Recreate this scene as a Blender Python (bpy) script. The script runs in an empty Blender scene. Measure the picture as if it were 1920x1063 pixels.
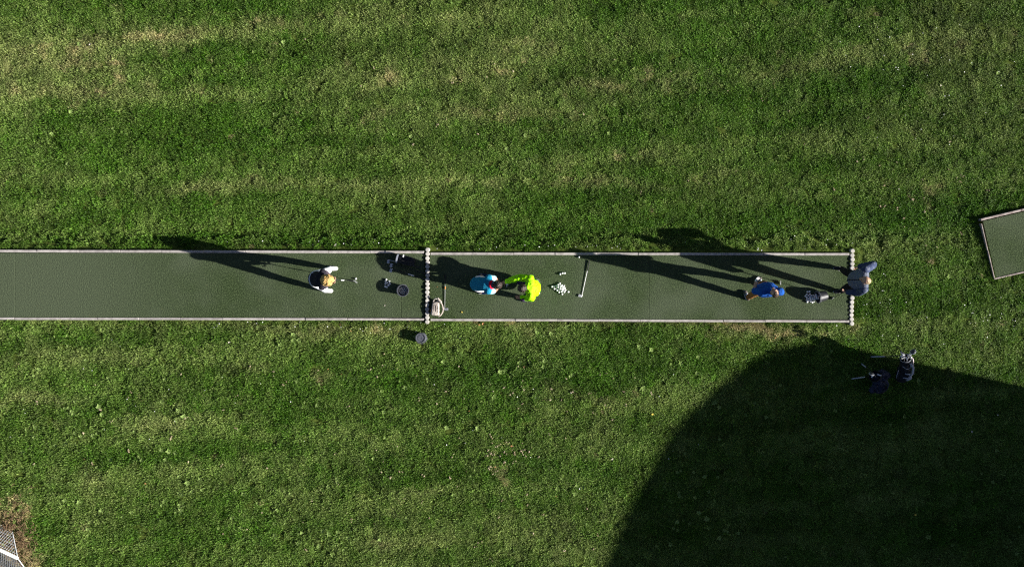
import bpy, bmesh, math, random
import numpy as np
from mathutils import Vector, Matrix, Quaternion

random.seed(7)
RNG = np.random.default_rng(11)
C = bpy.context.scene.collection
SC = bpy.context.scene
R = math.radians

# ------------------------------------------------------------------ camera, sky, sun, exposure
CAM_H = 21.0
PX = 78.0                                   # photograph pixels per metre on the mats
cam = bpy.data.cameras.new('camera')
cam.sensor_width = 36.0
cam.lens = 36.0 * CAM_H * PX / 1920.0
cam.clip_start = 0.1
cam.clip_end = 2000
camo = bpy.data.objects.new('camera', cam)
C.objects.link(camo)
camo.location = (0, 0, CAM_H)
SC.camera = camo

SUN_EL = 21.0
SUN_DIR = Vector((0.976, -0.216, 0)).normalized()          # horizontal direction towards the sun
w = bpy.data.worlds.new('World')
SC.world = w
w.use_nodes = True
nt = w.node_tree
sky = nt.nodes.new('ShaderNodeTexSky')
sky.sky_type = 'NISHITA'
sky.sun_disc = False
sky.sun_elevation = R(SUN_EL)
sky.sun_rotation = math.atan2(SUN_DIR.x, SUN_DIR.y)
sky.altitude = 1200
sky.air_density = 0.4
sky.dust_density = 1.2
sky.ozone_density = 0.0
bg = nt.nodes['Background']
bg.inputs[1].default_value = 0.05
nt.links.new(sky.outputs[0], bg.inputs[0])

sun = bpy.data.lights.new('sun', 'SUN')
sun.energy = 5.0
sun.angle = R(0.5)
sun.color = (1.0, 0.965, 0.90)
suno = bpy.data.objects.new('sun', sun)
C.objects.link(suno)
ce, se = math.cos(R(SUN_EL)), math.sin(R(SUN_EL))
to_sun = Vector((SUN_DIR.x * ce, SUN_DIR.y * ce, se))
suno.rotation_euler = (-to_sun).to_track_quat('-Z', 'Y').to_euler()
suno.location = to_sun * 40

SC.view_settings.view_transform = 'Standard'
SC.view_settings.look = 'None'
SC.view_settings.exposure = 1.29
SC.view_settings.gamma = 1.0
SC.view_settings.use_curve_mapping = False
SC.cycles.use_denoising = False
SC.cycles.filter_width = 1.25

# ------------------------------------------------------------------ helpers
def g(px, py, z=0.0):
    """ground metres under a point of the photograph, for something at height z"""
    k = (CAM_H - z) / CAM_H
    return Vector(((px - 960) / PX * k, (531.5 - py) / PX * k, z))

def smooth(a, b, x):
    t = np.clip((x - a) / (b - a), 0, 1)
    return t * t * (3 - 2 * t)

_perm = RNG.random((257, 257))
def vnoise(x, y, s=1.0, ox=0.0, oy=0.0):
    x = np.asarray(x, float) / s + 1000.37 + ox
    y = np.asarray(y, float) / s + 1000.71 + oy
    xi = np.floor(x).astype(int); yi = np.floor(y).astype(int)
    fx = x - xi; fy = y - yi
    fx = fx * fx * (3 - 2 * fx); fy = fy * fy * (3 - 2 * fy)
    a = _perm[xi % 257, yi % 257]; b = _perm[(xi + 1) % 257, yi % 257]
    c = _perm[xi % 257, (yi + 1) % 257]; d = _perm[(xi + 1) % 257, (yi + 1) % 257]
    return (a * (1 - fx) + b * fx) * (1 - fy) + (c * (1 - fx) + d * fx) * fy - 0.5

def props(o, label=None, cat=None, group=None, kind=None):
    if label: o['label'] = label
    if cat: o['category'] = cat
    if group: o['group'] = group
    if kind: o['kind'] = kind
    return o

def empty(name, loc, rz=0.0, label=None, cat=None, group=None):
    o = bpy.data.objects.new(name, None)
    o.empty_display_size = 0.1
    o.location = loc
    o.rotation_euler = (0, 0, rz)
    C.objects.link(o)
    return props(o, label, cat, group)

def link(name, me, mat=None, parent=None, smooth_=False, loc=None, rot=None):
    if mat is not None and len(me.materials) == 0:
        me.materials.append(mat)
    o = bpy.data.objects.new(name, me)
    C.objects.link(o)
    if parent is not None: o.parent = parent
    if loc is not None: o.location = loc
    if rot is not None: o.rotation_euler = rot
    if smooth_:
        for p in me.polygons: p.use_smooth = True
    return o

def from_bm(name, bm, mat=None, parent=None, smooth_=False, loc=None, rot=None):
    me = bpy.data.meshes.new(name)
    bmesh.ops.recalc_face_normals(bm, faces=bm.faces[:])
    bm.to_mesh(me); bm.free()
    return link(name, me, mat, parent, smooth_, loc, rot)

def perp(d):
    d = d.normalized()
    a = Vector((0, 0, 1)) if abs(d.z) < 0.9 else Vector((1, 0, 0))
    u = d.cross(a).normalized()
    return u, d.cross(u).normalized()

def tube(bm, pts, radii, seg=8, caps=True, flat=None):
    """a swept tube; flat=(vector, factor) scales the section along a vector"""
    pts = [Vector(p) for p in pts]
    if not hasattr(radii, '__len__'): radii = [radii] * len(pts)
    rings = []
    u = None
    for i, p in enumerate(pts):
        d = (pts[min(i + 1, len(pts) - 1)] - pts[max(i - 1, 0)]).normalized()
        if u is None: u, v = perp(d)
        else:
            u = (u - d * u.dot(d)).normalized(); v = d.cross(u).normalized()
        ring = []
        for k in range(seg):
            a = 2 * math.pi * k / seg
            off = (u * math.cos(a) + v * math.sin(a)) * radii[i]
            if flat is not None:
                fv = flat[0].normalized(); off += fv * (off.dot(fv) * (flat[1] - 1))
            ring.append(bm.verts.new(p + off))
        rings.append(ring)
    for i in range(len(rings) - 1):
        for k in range(seg):
            bm.faces.new((rings[i][k], rings[i][(k + 1) % seg], rings[i + 1][(k + 1) % seg], rings[i + 1][k]))
    if caps:
        bm.faces.new(rings[0][::-1]); bm.faces.new(rings[-1])

def ball(bm, c, r, scale=(1, 1, 1), axes=None, seg=14, rings=9):
    m = Matrix.Diagonal((r * scale[0], r * scale[1], r * scale[2], 1))
    if axes is not None:
        rot = Matrix((axes[0], axes[1], axes[2])).transposed().to_4x4()
        m = rot @ m
    bmesh.ops.create_uvsphere(bm, u_segments=seg, v_segments=rings, radius=1.0, matrix=Matrix.Translation(Vector(c)) @ m)

def capsule(bm, a, b, ra, rb, flat=None, seg=14):
    """tapered limb with round ends"""
    a = Vector(a); b = Vector(b)
    d = b - a; L = d.length
    if L < 1e-5:
        ball(bm, a, ra); return
    d = d / L
    n = 4
    pts, rad = [], []
    for k in range(n + 1):
        t = math.pi / 2 * k / n
        pts.append(a - d * ra * math.cos(t) * 0.999); rad.append(max(ra * math.sin(t), 0.0006))
    for k in range(n + 1):
        t = math.pi / 2 * k / n
        pts.append(b + d * rb * math.sin(t)); rad.append(max(rb * math.cos(t), 0.0006))
    tube(bm, pts, rad, seg, True, flat)

def box(bm, c, s, rot=None):
    m = Matrix.Translation(Vector(c))
    if rot is not None: m = m @ rot.to_4x4()
    m = m @ Matrix.Diagonal((s[0], s[1], s[2], 1))
    bmesh.ops.create_cube(bm, size=1.0, matrix=m)

def bevel_all(bm, off, seg=1):
    bmesh.ops.bevel(bm, geom=bm.edges[:], offset=off, segments=seg, affect='EDGES', profile=0.5)

_clouds = {}
def clouds(scale):
    if scale not in _clouds:
        t = bpy.data.textures.new('folds', 'CLOUDS'); t.noise_scale = scale; t.noise_depth = 2
        _clouds[scale] = t
    return _clouds[scale]

def remesh(name, bm, voxel, smooth_it=3, disp=None, mat=None, parent=None):
    """fuse everything in bm into one continuous surface"""
    me = bpy.data.meshes.new(name + '_raw')
    bmesh.ops.recalc_face_normals(bm, faces=bm.faces[:])
    bm.to_mesh(me); bm.free()
    t = bpy.data.objects.new(name + '_raw', me)
    C.objects.link(t)
    m = t.modifiers.new('r', 'REMESH'); m.mode = 'VOXEL'; m.voxel_size = voxel
    if smooth_it:
        s = t.modifiers.new('s', 'SMOOTH'); s.factor = 0.5; s.iterations = smooth_it
    if disp:
        for sc_, st in disp:
            d = t.modifiers.new('d', 'DISPLACE'); d.texture = clouds(sc_); d.strength = st; d.mid_level = 0.5
            d.texture_coords = 'LOCAL'
    dg = bpy.context.evaluated_depsgraph_get()
    out = bpy.data.meshes.new_from_object(t.evaluated_get(dg))
    out.name = name
    bpy.data.objects.remove(t); bpy.data.meshes.remove(me)
    out.materials.clear()
    return link(name, out, mat, parent, True)

# ------------------------------------------------------------------ materials
def new_mat(name):
    m = bpy.data.materials.new(name); m.use_nodes = True
    return m, m.node_tree, m.node_tree.nodes['Principled BSDF']

def noise_mat(name, c1, c2, scale=20, rough=0.8, bump=0.0, bscale=None, spec=0.3, metal=0.0, lo=0.35, hi=0.65, obj_var=0.0, detail=4, coords='Object'):
    m, t, b = new_mat(name)
    tc = t.nodes.new('ShaderNodeTexCoord')
    n = t.nodes.new('ShaderNodeTexNoise'); n.inputs['Scale'].default_value = scale; n.inputs['Detail'].default_value = detail
    t.links.new(tc.outputs[coords], n.inputs['Vector'])
    r = t.nodes.new('ShaderNodeValToRGB')
    r.color_ramp.elements[0].position = lo; r.color_ramp.elements[0].color = (*c1, 1)
    r.color_ramp.elements[1].position = hi; r.color_ramp.elements[1].color = (*c2, 1)
    t.links.new(n.outputs[0], r.inputs[0])
    col = r.outputs[0]
    if obj_var:
        oi = t.nodes.new('ShaderNodeObjectInfo')
        mr = t.nodes.new('ShaderNodeMapRange'); mr.inputs[3].default_value = 1 - obj_var; mr.inputs[4].default_value = 1 + obj_var
        t.links.new(oi.outputs['Random'], mr.inputs[0])
        hs = t.nodes.new('ShaderNodeHueSaturation')
        t.links.new(mr.outputs[0], hs.inputs['Value']); t.links.new(col, hs.inputs['Color'])
        col = hs.outputs[0]
    t.links.new(col, b.inputs['Base Color'])
    b.inputs['Roughness'].default_value = rough
    b.inputs['Specular IOR Level'].default_value = spec
    b.inputs['Metallic'].default_value = metal
    if bump:
        n2 = t.nodes.new('ShaderNodeTexNoise'); n2.inputs['Scale'].default_value = bscale or scale * 3; n2.inputs['Detail'].default_value = 3
        t.links.new(tc.outputs[coords], n2.inputs['Vector'])
        bp = t.nodes.new('ShaderNodeBump'); bp.inputs['Strength'].default_value = bump; bp.inputs['Distance'].default_value = 0.01
        t.links.new(n2.outputs[0], bp.inputs['Height']); t.links.new(bp.outputs[0], b.inputs['Normal'])
    return m

def fabric(name, c, var=0.25, rough=0.9, scale=35):
    lo = tuple(max(0, x * (1 - var)) for x in c); hi = tuple(min(1, x * (1 + var)) for x in c)
    return noise_mat(name, lo, hi, scale, rough, 0.35, 260, 0.15)

M = {}
M['concrete'] = noise_mat('concrete', (.26, .235, .22), (.44, .405, .38), 9, .9, .4, 90, .2, obj_var=.10, lo=.25, hi=.6)
M['concrete_old'] = noise_mat('weathered_concrete', (.24, .19, .17), (.42, .36, .33), 14, .9, .4, 90, .2, obj_var=.12)
M['post'] = noise_mat('pale_post_wood', (.40, .375, .335), (.56, .53, .485), 26, .85, .2, 70, .2, obj_var=.08, lo=.2)
M['black_plastic'] = noise_mat('black_plastic', (.02, .02, .024), (.035, .035, .04), 15, .42, .08, 120, .5)
M['grey_plastic'] = noise_mat('grey_plastic', (.055, .06, .075), (.10, .105, .125), 30, .5, .1, 160, .5)
M['galvanised'] = noise_mat('galvanised_wire', (.34, .345, .36), (.52, .525, .54), 20, .4, 0, None, .5, .6)
M['white_tube'] = noise_mat('white_painted_tube', (.70, .72, .74), (.84, .85, .86), 12, .35, 0, None, .5)
M['steel'] = noise_mat('club_steel', (.55, .55, .56), (.72, .72, .73), 30, .28, 0, None, .5, .85)
M['chrome'] = noise_mat('polished_club_head', (.60, .60, .62), (.8, .8, .82), 40, .3, .05, 200, .5, .7)
M['graphite'] = noise_mat('dark_club_shaft', (.012, .012, .014), (.03, .03, .034), 40, .35, 0, None, .5)
M['rubber'] = noise_mat('black_rubber', (.010, .010, .011), (.022, .022, .024), 60, .75, .2, 300, .3)
M['white_band'] = noise_mat('white_band', (.75, .75, .74), (.84, .84, .83), 60, .5)
M['skin'] = noise_mat('skin', (.44, .25, .17), (.52, .31, .22), 25, .55, .1, 150, .35)
M['tan_skin'] = noise_mat('tan_skin', (.30, .16, .10), (.37, .21, .14), 25, .55, .1, 150, .35)
M['blond_hair'] = noise_mat('blond_hair', (.30, .16, .035), (.66, .45, .17), 42, .55, .8, 130, .3, lo=.35, hi=.6)
M['short_blond_hair'] = noise_mat('short_blond_hair', (.34, .24, .12), (.52, .40, .24), 60, .6, .5, 160, .3)
M['dark_hair'] = noise_mat('dark_hair', (.012, .008, .006), (.05, .032, .024), 50, .5, .6, 140, .4)
M['brown_hair'] = noise_mat('brown_hair', (.022, .013, .008), (.06, .035, .02), 55, .55, .6, 140, .35)
M['eye'] = noise_mat('eye', (.03, .02, .015), (.05, .035, .03), 10, .2)
M['lips'] = noise_mat('lips', (.36, .14, .12), (.40, .17, .14), 30, .5)
M['charcoal'] = fabric('charcoal_fabric', (.020, .018, .026))
M['plum_sleeve'] = fabric('dull_plum_fabric', (.055, .042, .058))
M['white_cloth'] = fabric('white_cloth', (.76, .75, .77), .06)
M['white_leather'] = noise_mat('white_leather', (.76, .74, .68), (.84, .82, .77), 30, .5, .1, 120, .4)
M['cyan_cloth'] = fabric('cyan_knit', (.012, .20, .33), .18)
M['pale_cyan_cloth'] = fabric('pale_cyan_knit', (.40, .68, .76), .10)
M['red_cloth'] = fabric('red_cloth', (.52, .010, .035), .15)
M['navy_cloth'] = fabric('navy_cloth', (.012, .020, .055))
M['neon_cloth'] = fabric('neon_yellow_green_shell', (.33, .80, .004), .10, .6)
M['purple_black'] = fabric('purple_black_trousers', (.035, .024, .055))
M['blue_polo'] = fabric('royal_blue_jersey', (.010, .075, .33), .15)
M['tan_trousers'] = fabric('caramel_trousers', (.30, .13, .040), .15)
M['grey_marl'] = fabric('blue_grey_marl', (.125, .140, .185), .25, .9, 120)
M['navy_marl'] = fabric('navy_marl', (.045, .060, .115), .25, .9, 120)
M['black_cloth'] = fabric('black_cloth', (.010, .010, .013))
M['black_shoe'] = noise_mat('black_shoe', (.012, .012, .014), (.025, .025, .028), 30, .5)
M['grey_shoe'] = noise_mat('grey_brown_shoe', (.07, .062, .055), (.12, .105, .09), 30, .7)
M['sole'] = noise_mat('white_sole', (.70, .71, .73), (.82, .82, .83), 30, .6)
M['beige_canvas'] = noise_mat('beige_canvas', (.34, .295, .255), (.52, .46, .405), 14, .9, .5, 120, .15)
M['bag_black'] = noise_mat('black_nylon', (.009, .010, .013), (.020, .022, .028), 25, .65, .3, 120, .2)
M['bag_navy'] = noise_mat('navy_nylon', (.010, .014, .034), (.020, .027, .058), 18, .65, .4, 100, .2)
M['bag_trim'] = noise_mat('silver_grey_trim', (.28, .30, .36), (.44, .46, .52), 30, .5, .2, 120, .4)
M['bag_towel'] = noise_mat('pink_white_towel', (.66, .48, .48), (.80, .72, .70), 40, .9, .6, 160, .1)
M['canvas_seam'] = noise_mat('darker_canvas_seam', (.30, .255, .22), (.42, .36, .31), 30, .9)  # seam piping, a little darker than the canvas
M['orange'] = noise_mat('orange_band', (.55, .19, .04), (.66, .26, .06), 30, .5)
M['wall_render'] = noise_mat('pale_rendered_wall', (.50, .47, .42), (.60, .57, .51), 2.5, .9, .3, 40)
M['roof_metal'] = noise_mat('grey_metal_roof', (.16, .17, .18), (.22, .23, .24), 3, .5, .1, 20, .5, .2)
M['door_paint'] = noise_mat('dark_green_paint', (.03, .06, .04), (.04, .08, .055), 6, .5)
M['glass'] = noise_mat('dark_glass', (.02, .025, .03), (.03, .035, .04), 3, .08, 0, None, .6)
M['clod'] = noise_mat('dry_crumbs', (.22, .17, .10), (.46, .38, .26), 9, .95, .4, 60, .1)
M['twig'] = noise_mat('dry_twig', (.10, .06, .03), (.22, .14, .08), 20, .9)

def leaf_mat(name, c1, c2):
    return noise_mat(name, c1, c2, 60, .7, .3, 200, .2, obj_var=.2)
M['leaf_yellow'] = leaf_mat('yellow_leaf', (.50, .38, .05), (.62, .50, .12))
M['leaf_orange'] = leaf_mat('orange_leaf', (.46, .20, .07), (.58, .32, .14))
M['leaf_pale'] = leaf_mat('pale_leaf', (.55, .50, .42), (.70, .64, .55))
M['leaf_brown'] = leaf_mat('brown_leaf', (.14, .07, .035), (.26, .15, .08))

# golf ball: white, dimpled
m, t, b = new_mat('golf_ball_white')
tc = t.nodes.new('ShaderNodeTexCoord')
vo = t.nodes.new('ShaderNodeTexVoronoi'); vo.inputs['Scale'].default_value = 240
t.links.new(tc.outputs['Object'], vo.inputs['Vector'])
bp = t.nodes.new('ShaderNodeBump'); bp.inputs['Strength'].default_value = .25; bp.inputs['Distance'].default_value = .002
t.links.new(vo.outputs['Distance'], bp.inputs['Height']); t.links.new(bp.outputs[0], b.inputs['Normal'])
b.inputs['Base Color'].default_value = (.80, .80, .78, 1); b.inputs['Roughness'].default_value = .35
M['ball'] = m

# artificial turf of the tee mats
m, t, b = new_mat('artificial_turf')
gp = t.nodes.new('ShaderNodeNewGeometry')
def tnoise(scale, detail=3, sx=1.0):
    n = t.nodes.new('ShaderNodeTexNoise'); n.inputs['Scale'].default_value = scale; n.inputs['Detail'].default_value = detail
    mp = t.nodes.new('ShaderNodeMapping'); mp.inputs['Scale'].default_value = (sx, 1, 1)
    t.links.new(gp.outputs['Position'], mp.inputs['Vector']); t.links.new(mp.outputs[0], n.inputs['Vector'])
    return n.outputs[0]
def ramp(inp, stops):
    r = t.nodes.new('ShaderNodeValToRGB')
    while len(r.color_ramp.elements) < len(stops): r.color_ramp.elements.new(.5)
    for e, (p, c) in zip(r.color_ramp.elements, stops):
        e.position = p; e.color = (*c, 1)
    t.links.new(inp, r.inputs[0]); return r.outputs[0]
def mixc(f, a, bb, mode='MIX'):
    x = t.nodes.new('ShaderNodeMix'); x.data_type = 'RGBA'; x.blend_type = mode
    if isinstance(f, float): x.inputs[0].default_value = f
    else: t.links.new(f, x.inputs[0])
    for sock, v in ((6, a), (7, bb)):
        if isinstance(v, tuple): x.inputs[sock].default_value = (*v, 1)
        else: t.links.new(v, x.inputs[sock])
    return x.outputs[2]
fib = ramp(tnoise(34, 5), [(.34, (.016, .026, .0095)), (.5, (.036, .056, .021)), (.66, (.080, .110, .047))])
wear = ramp(tnoise(.8, 5), [(.36, (0, 0, 0)), (.66, (1, 1, 1))])
wf = t.nodes.new('ShaderNodeMath'); wf.operation = 'MULTIPLY'; wf.inputs[1].default_value = .36
t.links.new(wear, wf.inputs[0])
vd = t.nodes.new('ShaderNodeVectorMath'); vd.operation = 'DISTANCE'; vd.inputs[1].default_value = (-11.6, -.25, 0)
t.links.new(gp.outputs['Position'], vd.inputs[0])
fd = t.nodes.new('ShaderNodeMapRange'); fd.interpolation_type = 'SMOOTHSTEP'; fd.inputs[1].default_value = .5; fd.inputs[2].default_value = 5.5; fd.inputs[3].default_value = .42; fd.inputs[4].default_value = 0  # paler left end: front-lit fibres and some fading put into the colour
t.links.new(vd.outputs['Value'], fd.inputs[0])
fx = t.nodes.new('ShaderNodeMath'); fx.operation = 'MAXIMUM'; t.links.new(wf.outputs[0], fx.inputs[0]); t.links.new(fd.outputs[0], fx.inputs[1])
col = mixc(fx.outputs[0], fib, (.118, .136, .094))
dirt = ramp(tnoise(16, 3), [(.66, (0, 0, 0)), (.76, (1, 1, 1))])
df = t.nodes.new('ShaderNodeMath'); df.operation = 'MULTIPLY'; df.inputs[1].default_value = .35
t.links.new(dirt, df.inputs[0])
col = mixc(df.outputs[0], col, (.16, .16, .07))
t.links.new(col, b.inputs['Base Color'])
b.inputs['Roughness'].default_value = .9; b.inputs['Specular IOR Level'].default_value = .1
bp = t.nodes.new('ShaderNodeBump'); bp.inputs['Strength'].default_value = .8; bp.inputs['Distance'].default_value = .016
t.links.new(tnoise(40, 4), bp.inputs['Height']); t.links.new(bp.outputs[0], b.inputs['Normal'])
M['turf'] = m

# soil and thatch below the grass (far away it reads as the meadow itself)
m, t, b = new_mat('soil_and_thatch')
gp = t.nodes.new('ShaderNodeNewGeometry')
n = t.nodes.new('ShaderNodeTexNoise'); n.inputs['Scale'].default_value = 14; n.inputs['Detail'].default_value = 6
t.links.new(gp.outputs['Position'], n.inputs['Vector'])
n2 = t.nodes.new('ShaderNodeTexNoise'); n2.inputs['Scale'].default_value = .5; n2.inputs['Detail'].default_value = 5
t.links.new(gp.outputs['Position'], n2.inputs['Vector'])
a1 = ramp(n.outputs[0], [(.35, (.040, .058, .010)), (.65, (.095, .130, .026))])
a2 = ramp(n2.outputs[0], [(.35, (0, 0, 0)), (.7, (1, 1, 1))])
t.links.new(mixc(a2, a1, (.085, .095, .04), 'MIX') if False else a1, b.inputs['Base Color'])
b.inputs['Roughness'].default_value = 1; b.inputs['Specular IOR Level'].default_value = .05
M['soil'] = m

# grass blades: colour carried by each tuft (dry / lush) and each blade
m, t, b = new_mat('grass_blades')
def attr(name, typ):
    a = t.nodes.new('ShaderNodeAttribute'); a.attribute_name = name; a.attribute_type = typ
    return a.outputs['Fac']
dry, lush, rnd, tint = attr('dry', 'INSTANCER'), attr('lush', 'INSTANCER'), attr('rnd', 'INSTANCER'), attr('tint', 'GEOMETRY')
green = mixc(tint, (.046, .126, .006), (.142, .284, .026))
green = mixc(lush, green, mixc(tint, (.046, .150, .004), (.112, .310, .010)))
pale = mixc(tint, (.160, .215, .055), (.365, .425, .135))
straw = mixc(tint, (.36, .30, .12), (.66, .58, .30))
s1 = t.nodes.new('ShaderNodeMapRange'); s1.inputs[1].default_value = 0; s1.inputs[2].default_value = .60
s2 = t.nodes.new('ShaderNodeMapRange'); s2.inputs[1].default_value = .68; s2.inputs[2].default_value = 1.35
t.links.new(dry, s1.inputs[0]); t.links.new(dry, s2.inputs[0])
col = mixc(s2.outputs[0], mixc(s1.outputs[0], green, pale), straw)
hs = t.nodes.new('ShaderNodeHueSaturation')
mr = t.nodes.new('ShaderNodeMapRange'); mr.inputs[3].default_value = .55; mr.inputs[4].default_value = 1.36
t.links.new(rnd, mr.inputs[0]); t.links.new(mr.outputs[0], hs.inputs['Value']); t.links.new(col, hs.inputs['Color'])
t.links.new(hs.outputs[0], b.inputs['Base Color'])
b.inputs['Roughness'].default_value = .6; b.inputs['Specular IOR Level'].default_value = .25
tr = t.nodes.new('ShaderNodeBsdfTranslucent'); t.links.new(hs.outputs[0], tr.inputs[0])
mx = t.nodes.new('ShaderNodeMixShader'); mx.inputs[0].default_value = .30
out = t.nodes['Material Output']
t.links.new(b.outputs[0], mx.inputs[1]); t.links.new(tr.outputs[0], mx.inputs[2]); t.links.new(mx.outputs[0], out.inputs[0])
M['grass'] = m
M['weed'] = noise_mat('weed_leaves', (.15, .23, .05), (.27, .36, .12), 20, .85, .2, 100, .1)
M['daisy'] = noise_mat('daisy_petals', (.74, .74, .72), (.82, .82, .80), 60, .7)

# ------------------------------------------------------------------ terrain
ML = (-15.0, g(796, 0).x, g(0, 597.5).y, g(0, 471.5).y)       # left mat with kerbs: x0 x1 y0 y1
MR = (g(806, 0).x, g(1593, 0).x, g(0, 601).y, g(0, 473.5).y)
A3 = g(1838, 412); E3 = Vector((.974, .226, 0)).normalized(); F3 = Vector((E3.y, -E3.x, 0)); L3, W3 = 5.0, 1.45

def in_mats(x, y, pad):
    a = (x > ML[0]) & (x < ML[1] + .13 + pad) & (y > ML[2] - pad) & (y < ML[3] + pad)
    b_ = (x > MR[0] - .1) & (x < MR[1] + .1 + pad) & (y > MR[2] - pad) & (y < MR[3] + pad)
    u = (x - A3.x) * E3.x + (y - A3.y) * E3.y; v = (x - A3.x) * F3.x + (y - A3.y) * F3.y
    c = (u > -pad) & (u < L3) & (v > -pad) & (v < W3 + pad)
    return a | b_ | c

def dist_mats(x, y):
    def rect(u, v, u0, u1, v0, v1):
        return np.hypot(np.maximum(np.maximum(u0 - u, u - u1), 0), np.maximum(np.maximum(v0 - v, v - v1), 0))
    d = np.minimum(rect(x, y, ML[0], ML[1] + .1, ML[2], ML[3]), rect(x, y, MR[0], MR[1] + .1, MR[2], MR[3]))
    u = (x - A3.x) * E3.x + (y - A3.y) * E3.y; v = (x - A3.x) * F3.x + (y - A3.y) * F3.y
    return np.minimum(d, rect(u, v, 0, L3, 0, W3))

def height(x, y):
    x = np.asarray(x, float); y = np.asarray(y, float)
    d = dist_mats(x, y)
    side = smooth(.70, 1.25, y) * (1 - smooth(6.0, 14.0, x))
    h = -.045 - .20 * side - .03 * smooth(0, .6, d)
    far = smooth(.02, .5, d)
    h += far * (.075 * vnoise(x, y, 2.3) + .035 * vnoise(x, y, .8, 5, 9) + .020 * vnoise(x, y, .33, 15, 2))
    return h

def hz(x, y): return float(height(np.array([x]), np.array([y]))[0])

def axis(lo, hi, step, far):
    inner = list(np.arange(lo, hi + 1e-6, step))
    outs = [1, 3, 8, 20, 60, 150, far]
    return np.array([lo - o for o in outs[::-1]] + inner + [hi + o for o in outs])
gx, gy = axis(-18.2, 18.2, .13, 500), axis(-13, 13, .13, 500)
X, Y = np.meshgrid(gx, gy)
Z = height(X, Y)
verts = np.stack([X.ravel(), Y.ravel(), Z.ravel()], 1)
nx, ny = len(gx), len(gy)
i = np.arange((ny - 1) * (nx - 1)); r_, c_ = i // (nx - 1), i % (nx - 1)
faces = np.stack([r_ * nx + c_, r_ * nx + c_ + 1, (r_ + 1) * nx + c_ + 1, (r_ + 1) * nx + c_], 1)
me = bpy.data.meshes.new('ground')
me.from_pydata(verts.tolist(), [], faces.tolist())
props(link('ground', me, M['soil'], None, True), 'rolling grassy ground of the practice field', 'ground', None, 'structure')

# ------------------------------------------------------------------ club hall off to the sunny side (its shadow falls into the picture)
HALL_H, HALL_W, HALL_RISE, HALL_L = 4.2, 15.4, 1.72, 14.0
cot = 1 / math.tan(R(SUN_EL))
def uv(u, v):                                   # u: away from the sun, v: square to it (photograph pixels)
    return Vector((-.9764 * u + .2161 * v - 960, .2161 * u + .9764 * v + 531.5, 0)) / PX
corner = uv(-1690 - HALL_H * cot * PX, -292)
away = Vector((-SUN_DIR.x, -SUN_DIR.y, 0)); side_v = Vector((-SUN_DIR.y, SUN_DIR.x, 0))
if side_v.y < 0: side_v = -side_v
hall = empty('hall', (corner.x, corner.y, hz(corner.x, corner.y)), math.atan2(SUN_DIR.y, SUN_DIR.x),
             'large pale hall with a low arched metal roof beside the practice field', 'building')
# local frame: +X away from the field, -Y across the front
arch = [(HALL_W / 2 * math.cos(a), HALL_RISE * math.sin(a)) for a in np.linspace(0, math.pi, 41)]
bm = bmesh.new()
prof = [(0, 0)] + [(-HALL_W / 2 + x, HALL_H + z) for x, z in arch] + [(-HALL_W, 0)]
f_ = [bm.verts.new((0, y, z)) for y, z in prof]; k_ = [bm.verts.new((HALL_L, y, z)) for y, z in prof]
bm.faces.new(f_); bm.faces.new(k_[::-1])
for q in range(len(prof)):
    q2 = (q + 1) % len(prof); bm.faces.new((f_[q], f_[q2], k_[q2], k_[q]))
from_bm('wall', bm, M['wall_render'], hall)
bm = bmesh.new()
for q in range(len(arch) - 1):
    (y0, z0), (y1, z1) = arch[q], arch[q + 1]
    vs = []
    for xx in (-.02, HALL_L + .02):
        for dz in (.005, .05):
            vs.append(bm.verts.new((xx, -HALL_W / 2 + y0, HALL_H + z0 + dz))); vs.append(bm.verts.new((xx, -HALL_W / 2 + y1 + .004, HALL_H + z1 + dz)))
    a0, a1, b0, b1, c0, c1, d0, d1 = vs
    for q4 in ((a0, a1, c1, c0), (b0, b1, d1, d0), (a0, a1, b1, b0), (c0, c1, d1, d0), (a0, b0, d0, c0), (a1, b1, d1, c1)):
        bm.faces.new(q4)
from_bm('roof', bm, M['roof_metal'], hall)
for yy in (-3.0, -5.2, -10.2, -12.4):
    bm = bmesh.new(); box(bm, (-.03, yy, 1.9), (.06, 1.5, 1.3)); wn = from_bm('window', bm, M['white_tube'], hall)
    for s in (-1, 1):
        bm = bmesh.new(); box(bm, (-.064, yy + s * .36, 1.9), (.012, .64, 1.16)); from_bm('pane', bm, M['glass'], wn)
bm = bmesh.new(); box(bm, (-.03, -7.7, 1.1), (.08, 1.8, 2.2)); dr = from_bm('door', bm, M['door_paint'], hall)
bm = bmesh.new(); tube(bm, [(-.11, -7.62, .95), (-.11, -7.62, 1.25)], .015); from_bm('handle', bm, M['steel'], dr)

# ------------------------------------------------------------------ tee mats
def mat_thing(name, loc, rz, panels, label, wy):
    e = empty(name, loc, rz, label, 'tee mat', 'artificial turf tee mats')
    for (x0, x1) in panels:
        bm = bmesh.new(); box(bm, ((x0 + x1) / 2, (wy[0] + wy[1]) / 2, -.02), (x1 - x0 - .006, wy[1] - wy[0], .04))
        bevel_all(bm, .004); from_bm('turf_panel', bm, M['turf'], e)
    return e
xl = [-15.0, g(28, 0).x, g(752, 0).x, g(796, 0).x]
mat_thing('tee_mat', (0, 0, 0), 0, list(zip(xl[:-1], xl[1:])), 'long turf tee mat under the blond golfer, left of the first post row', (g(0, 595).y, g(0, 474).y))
xr = [g(806, 0).x, g(1217, 0).x, g(1592, 0).x]
mat_thing('tee_mat', (0, 0, 0), 0, list(zip(xr[:-1], xr[1:])), 'turf tee mat between the two post rows, carrying the ball heap', (g(0, 598.5).y, g(0, 478).y))
m3 = mat_thing('tee_mat', (A3.x, A3.y, 0.0), math.atan2(E3.y, E3.x), [(.05, L3)], 'short turf tee mat set askew at the right edge of the lawn', (-W3 + .02, -.05))

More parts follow.
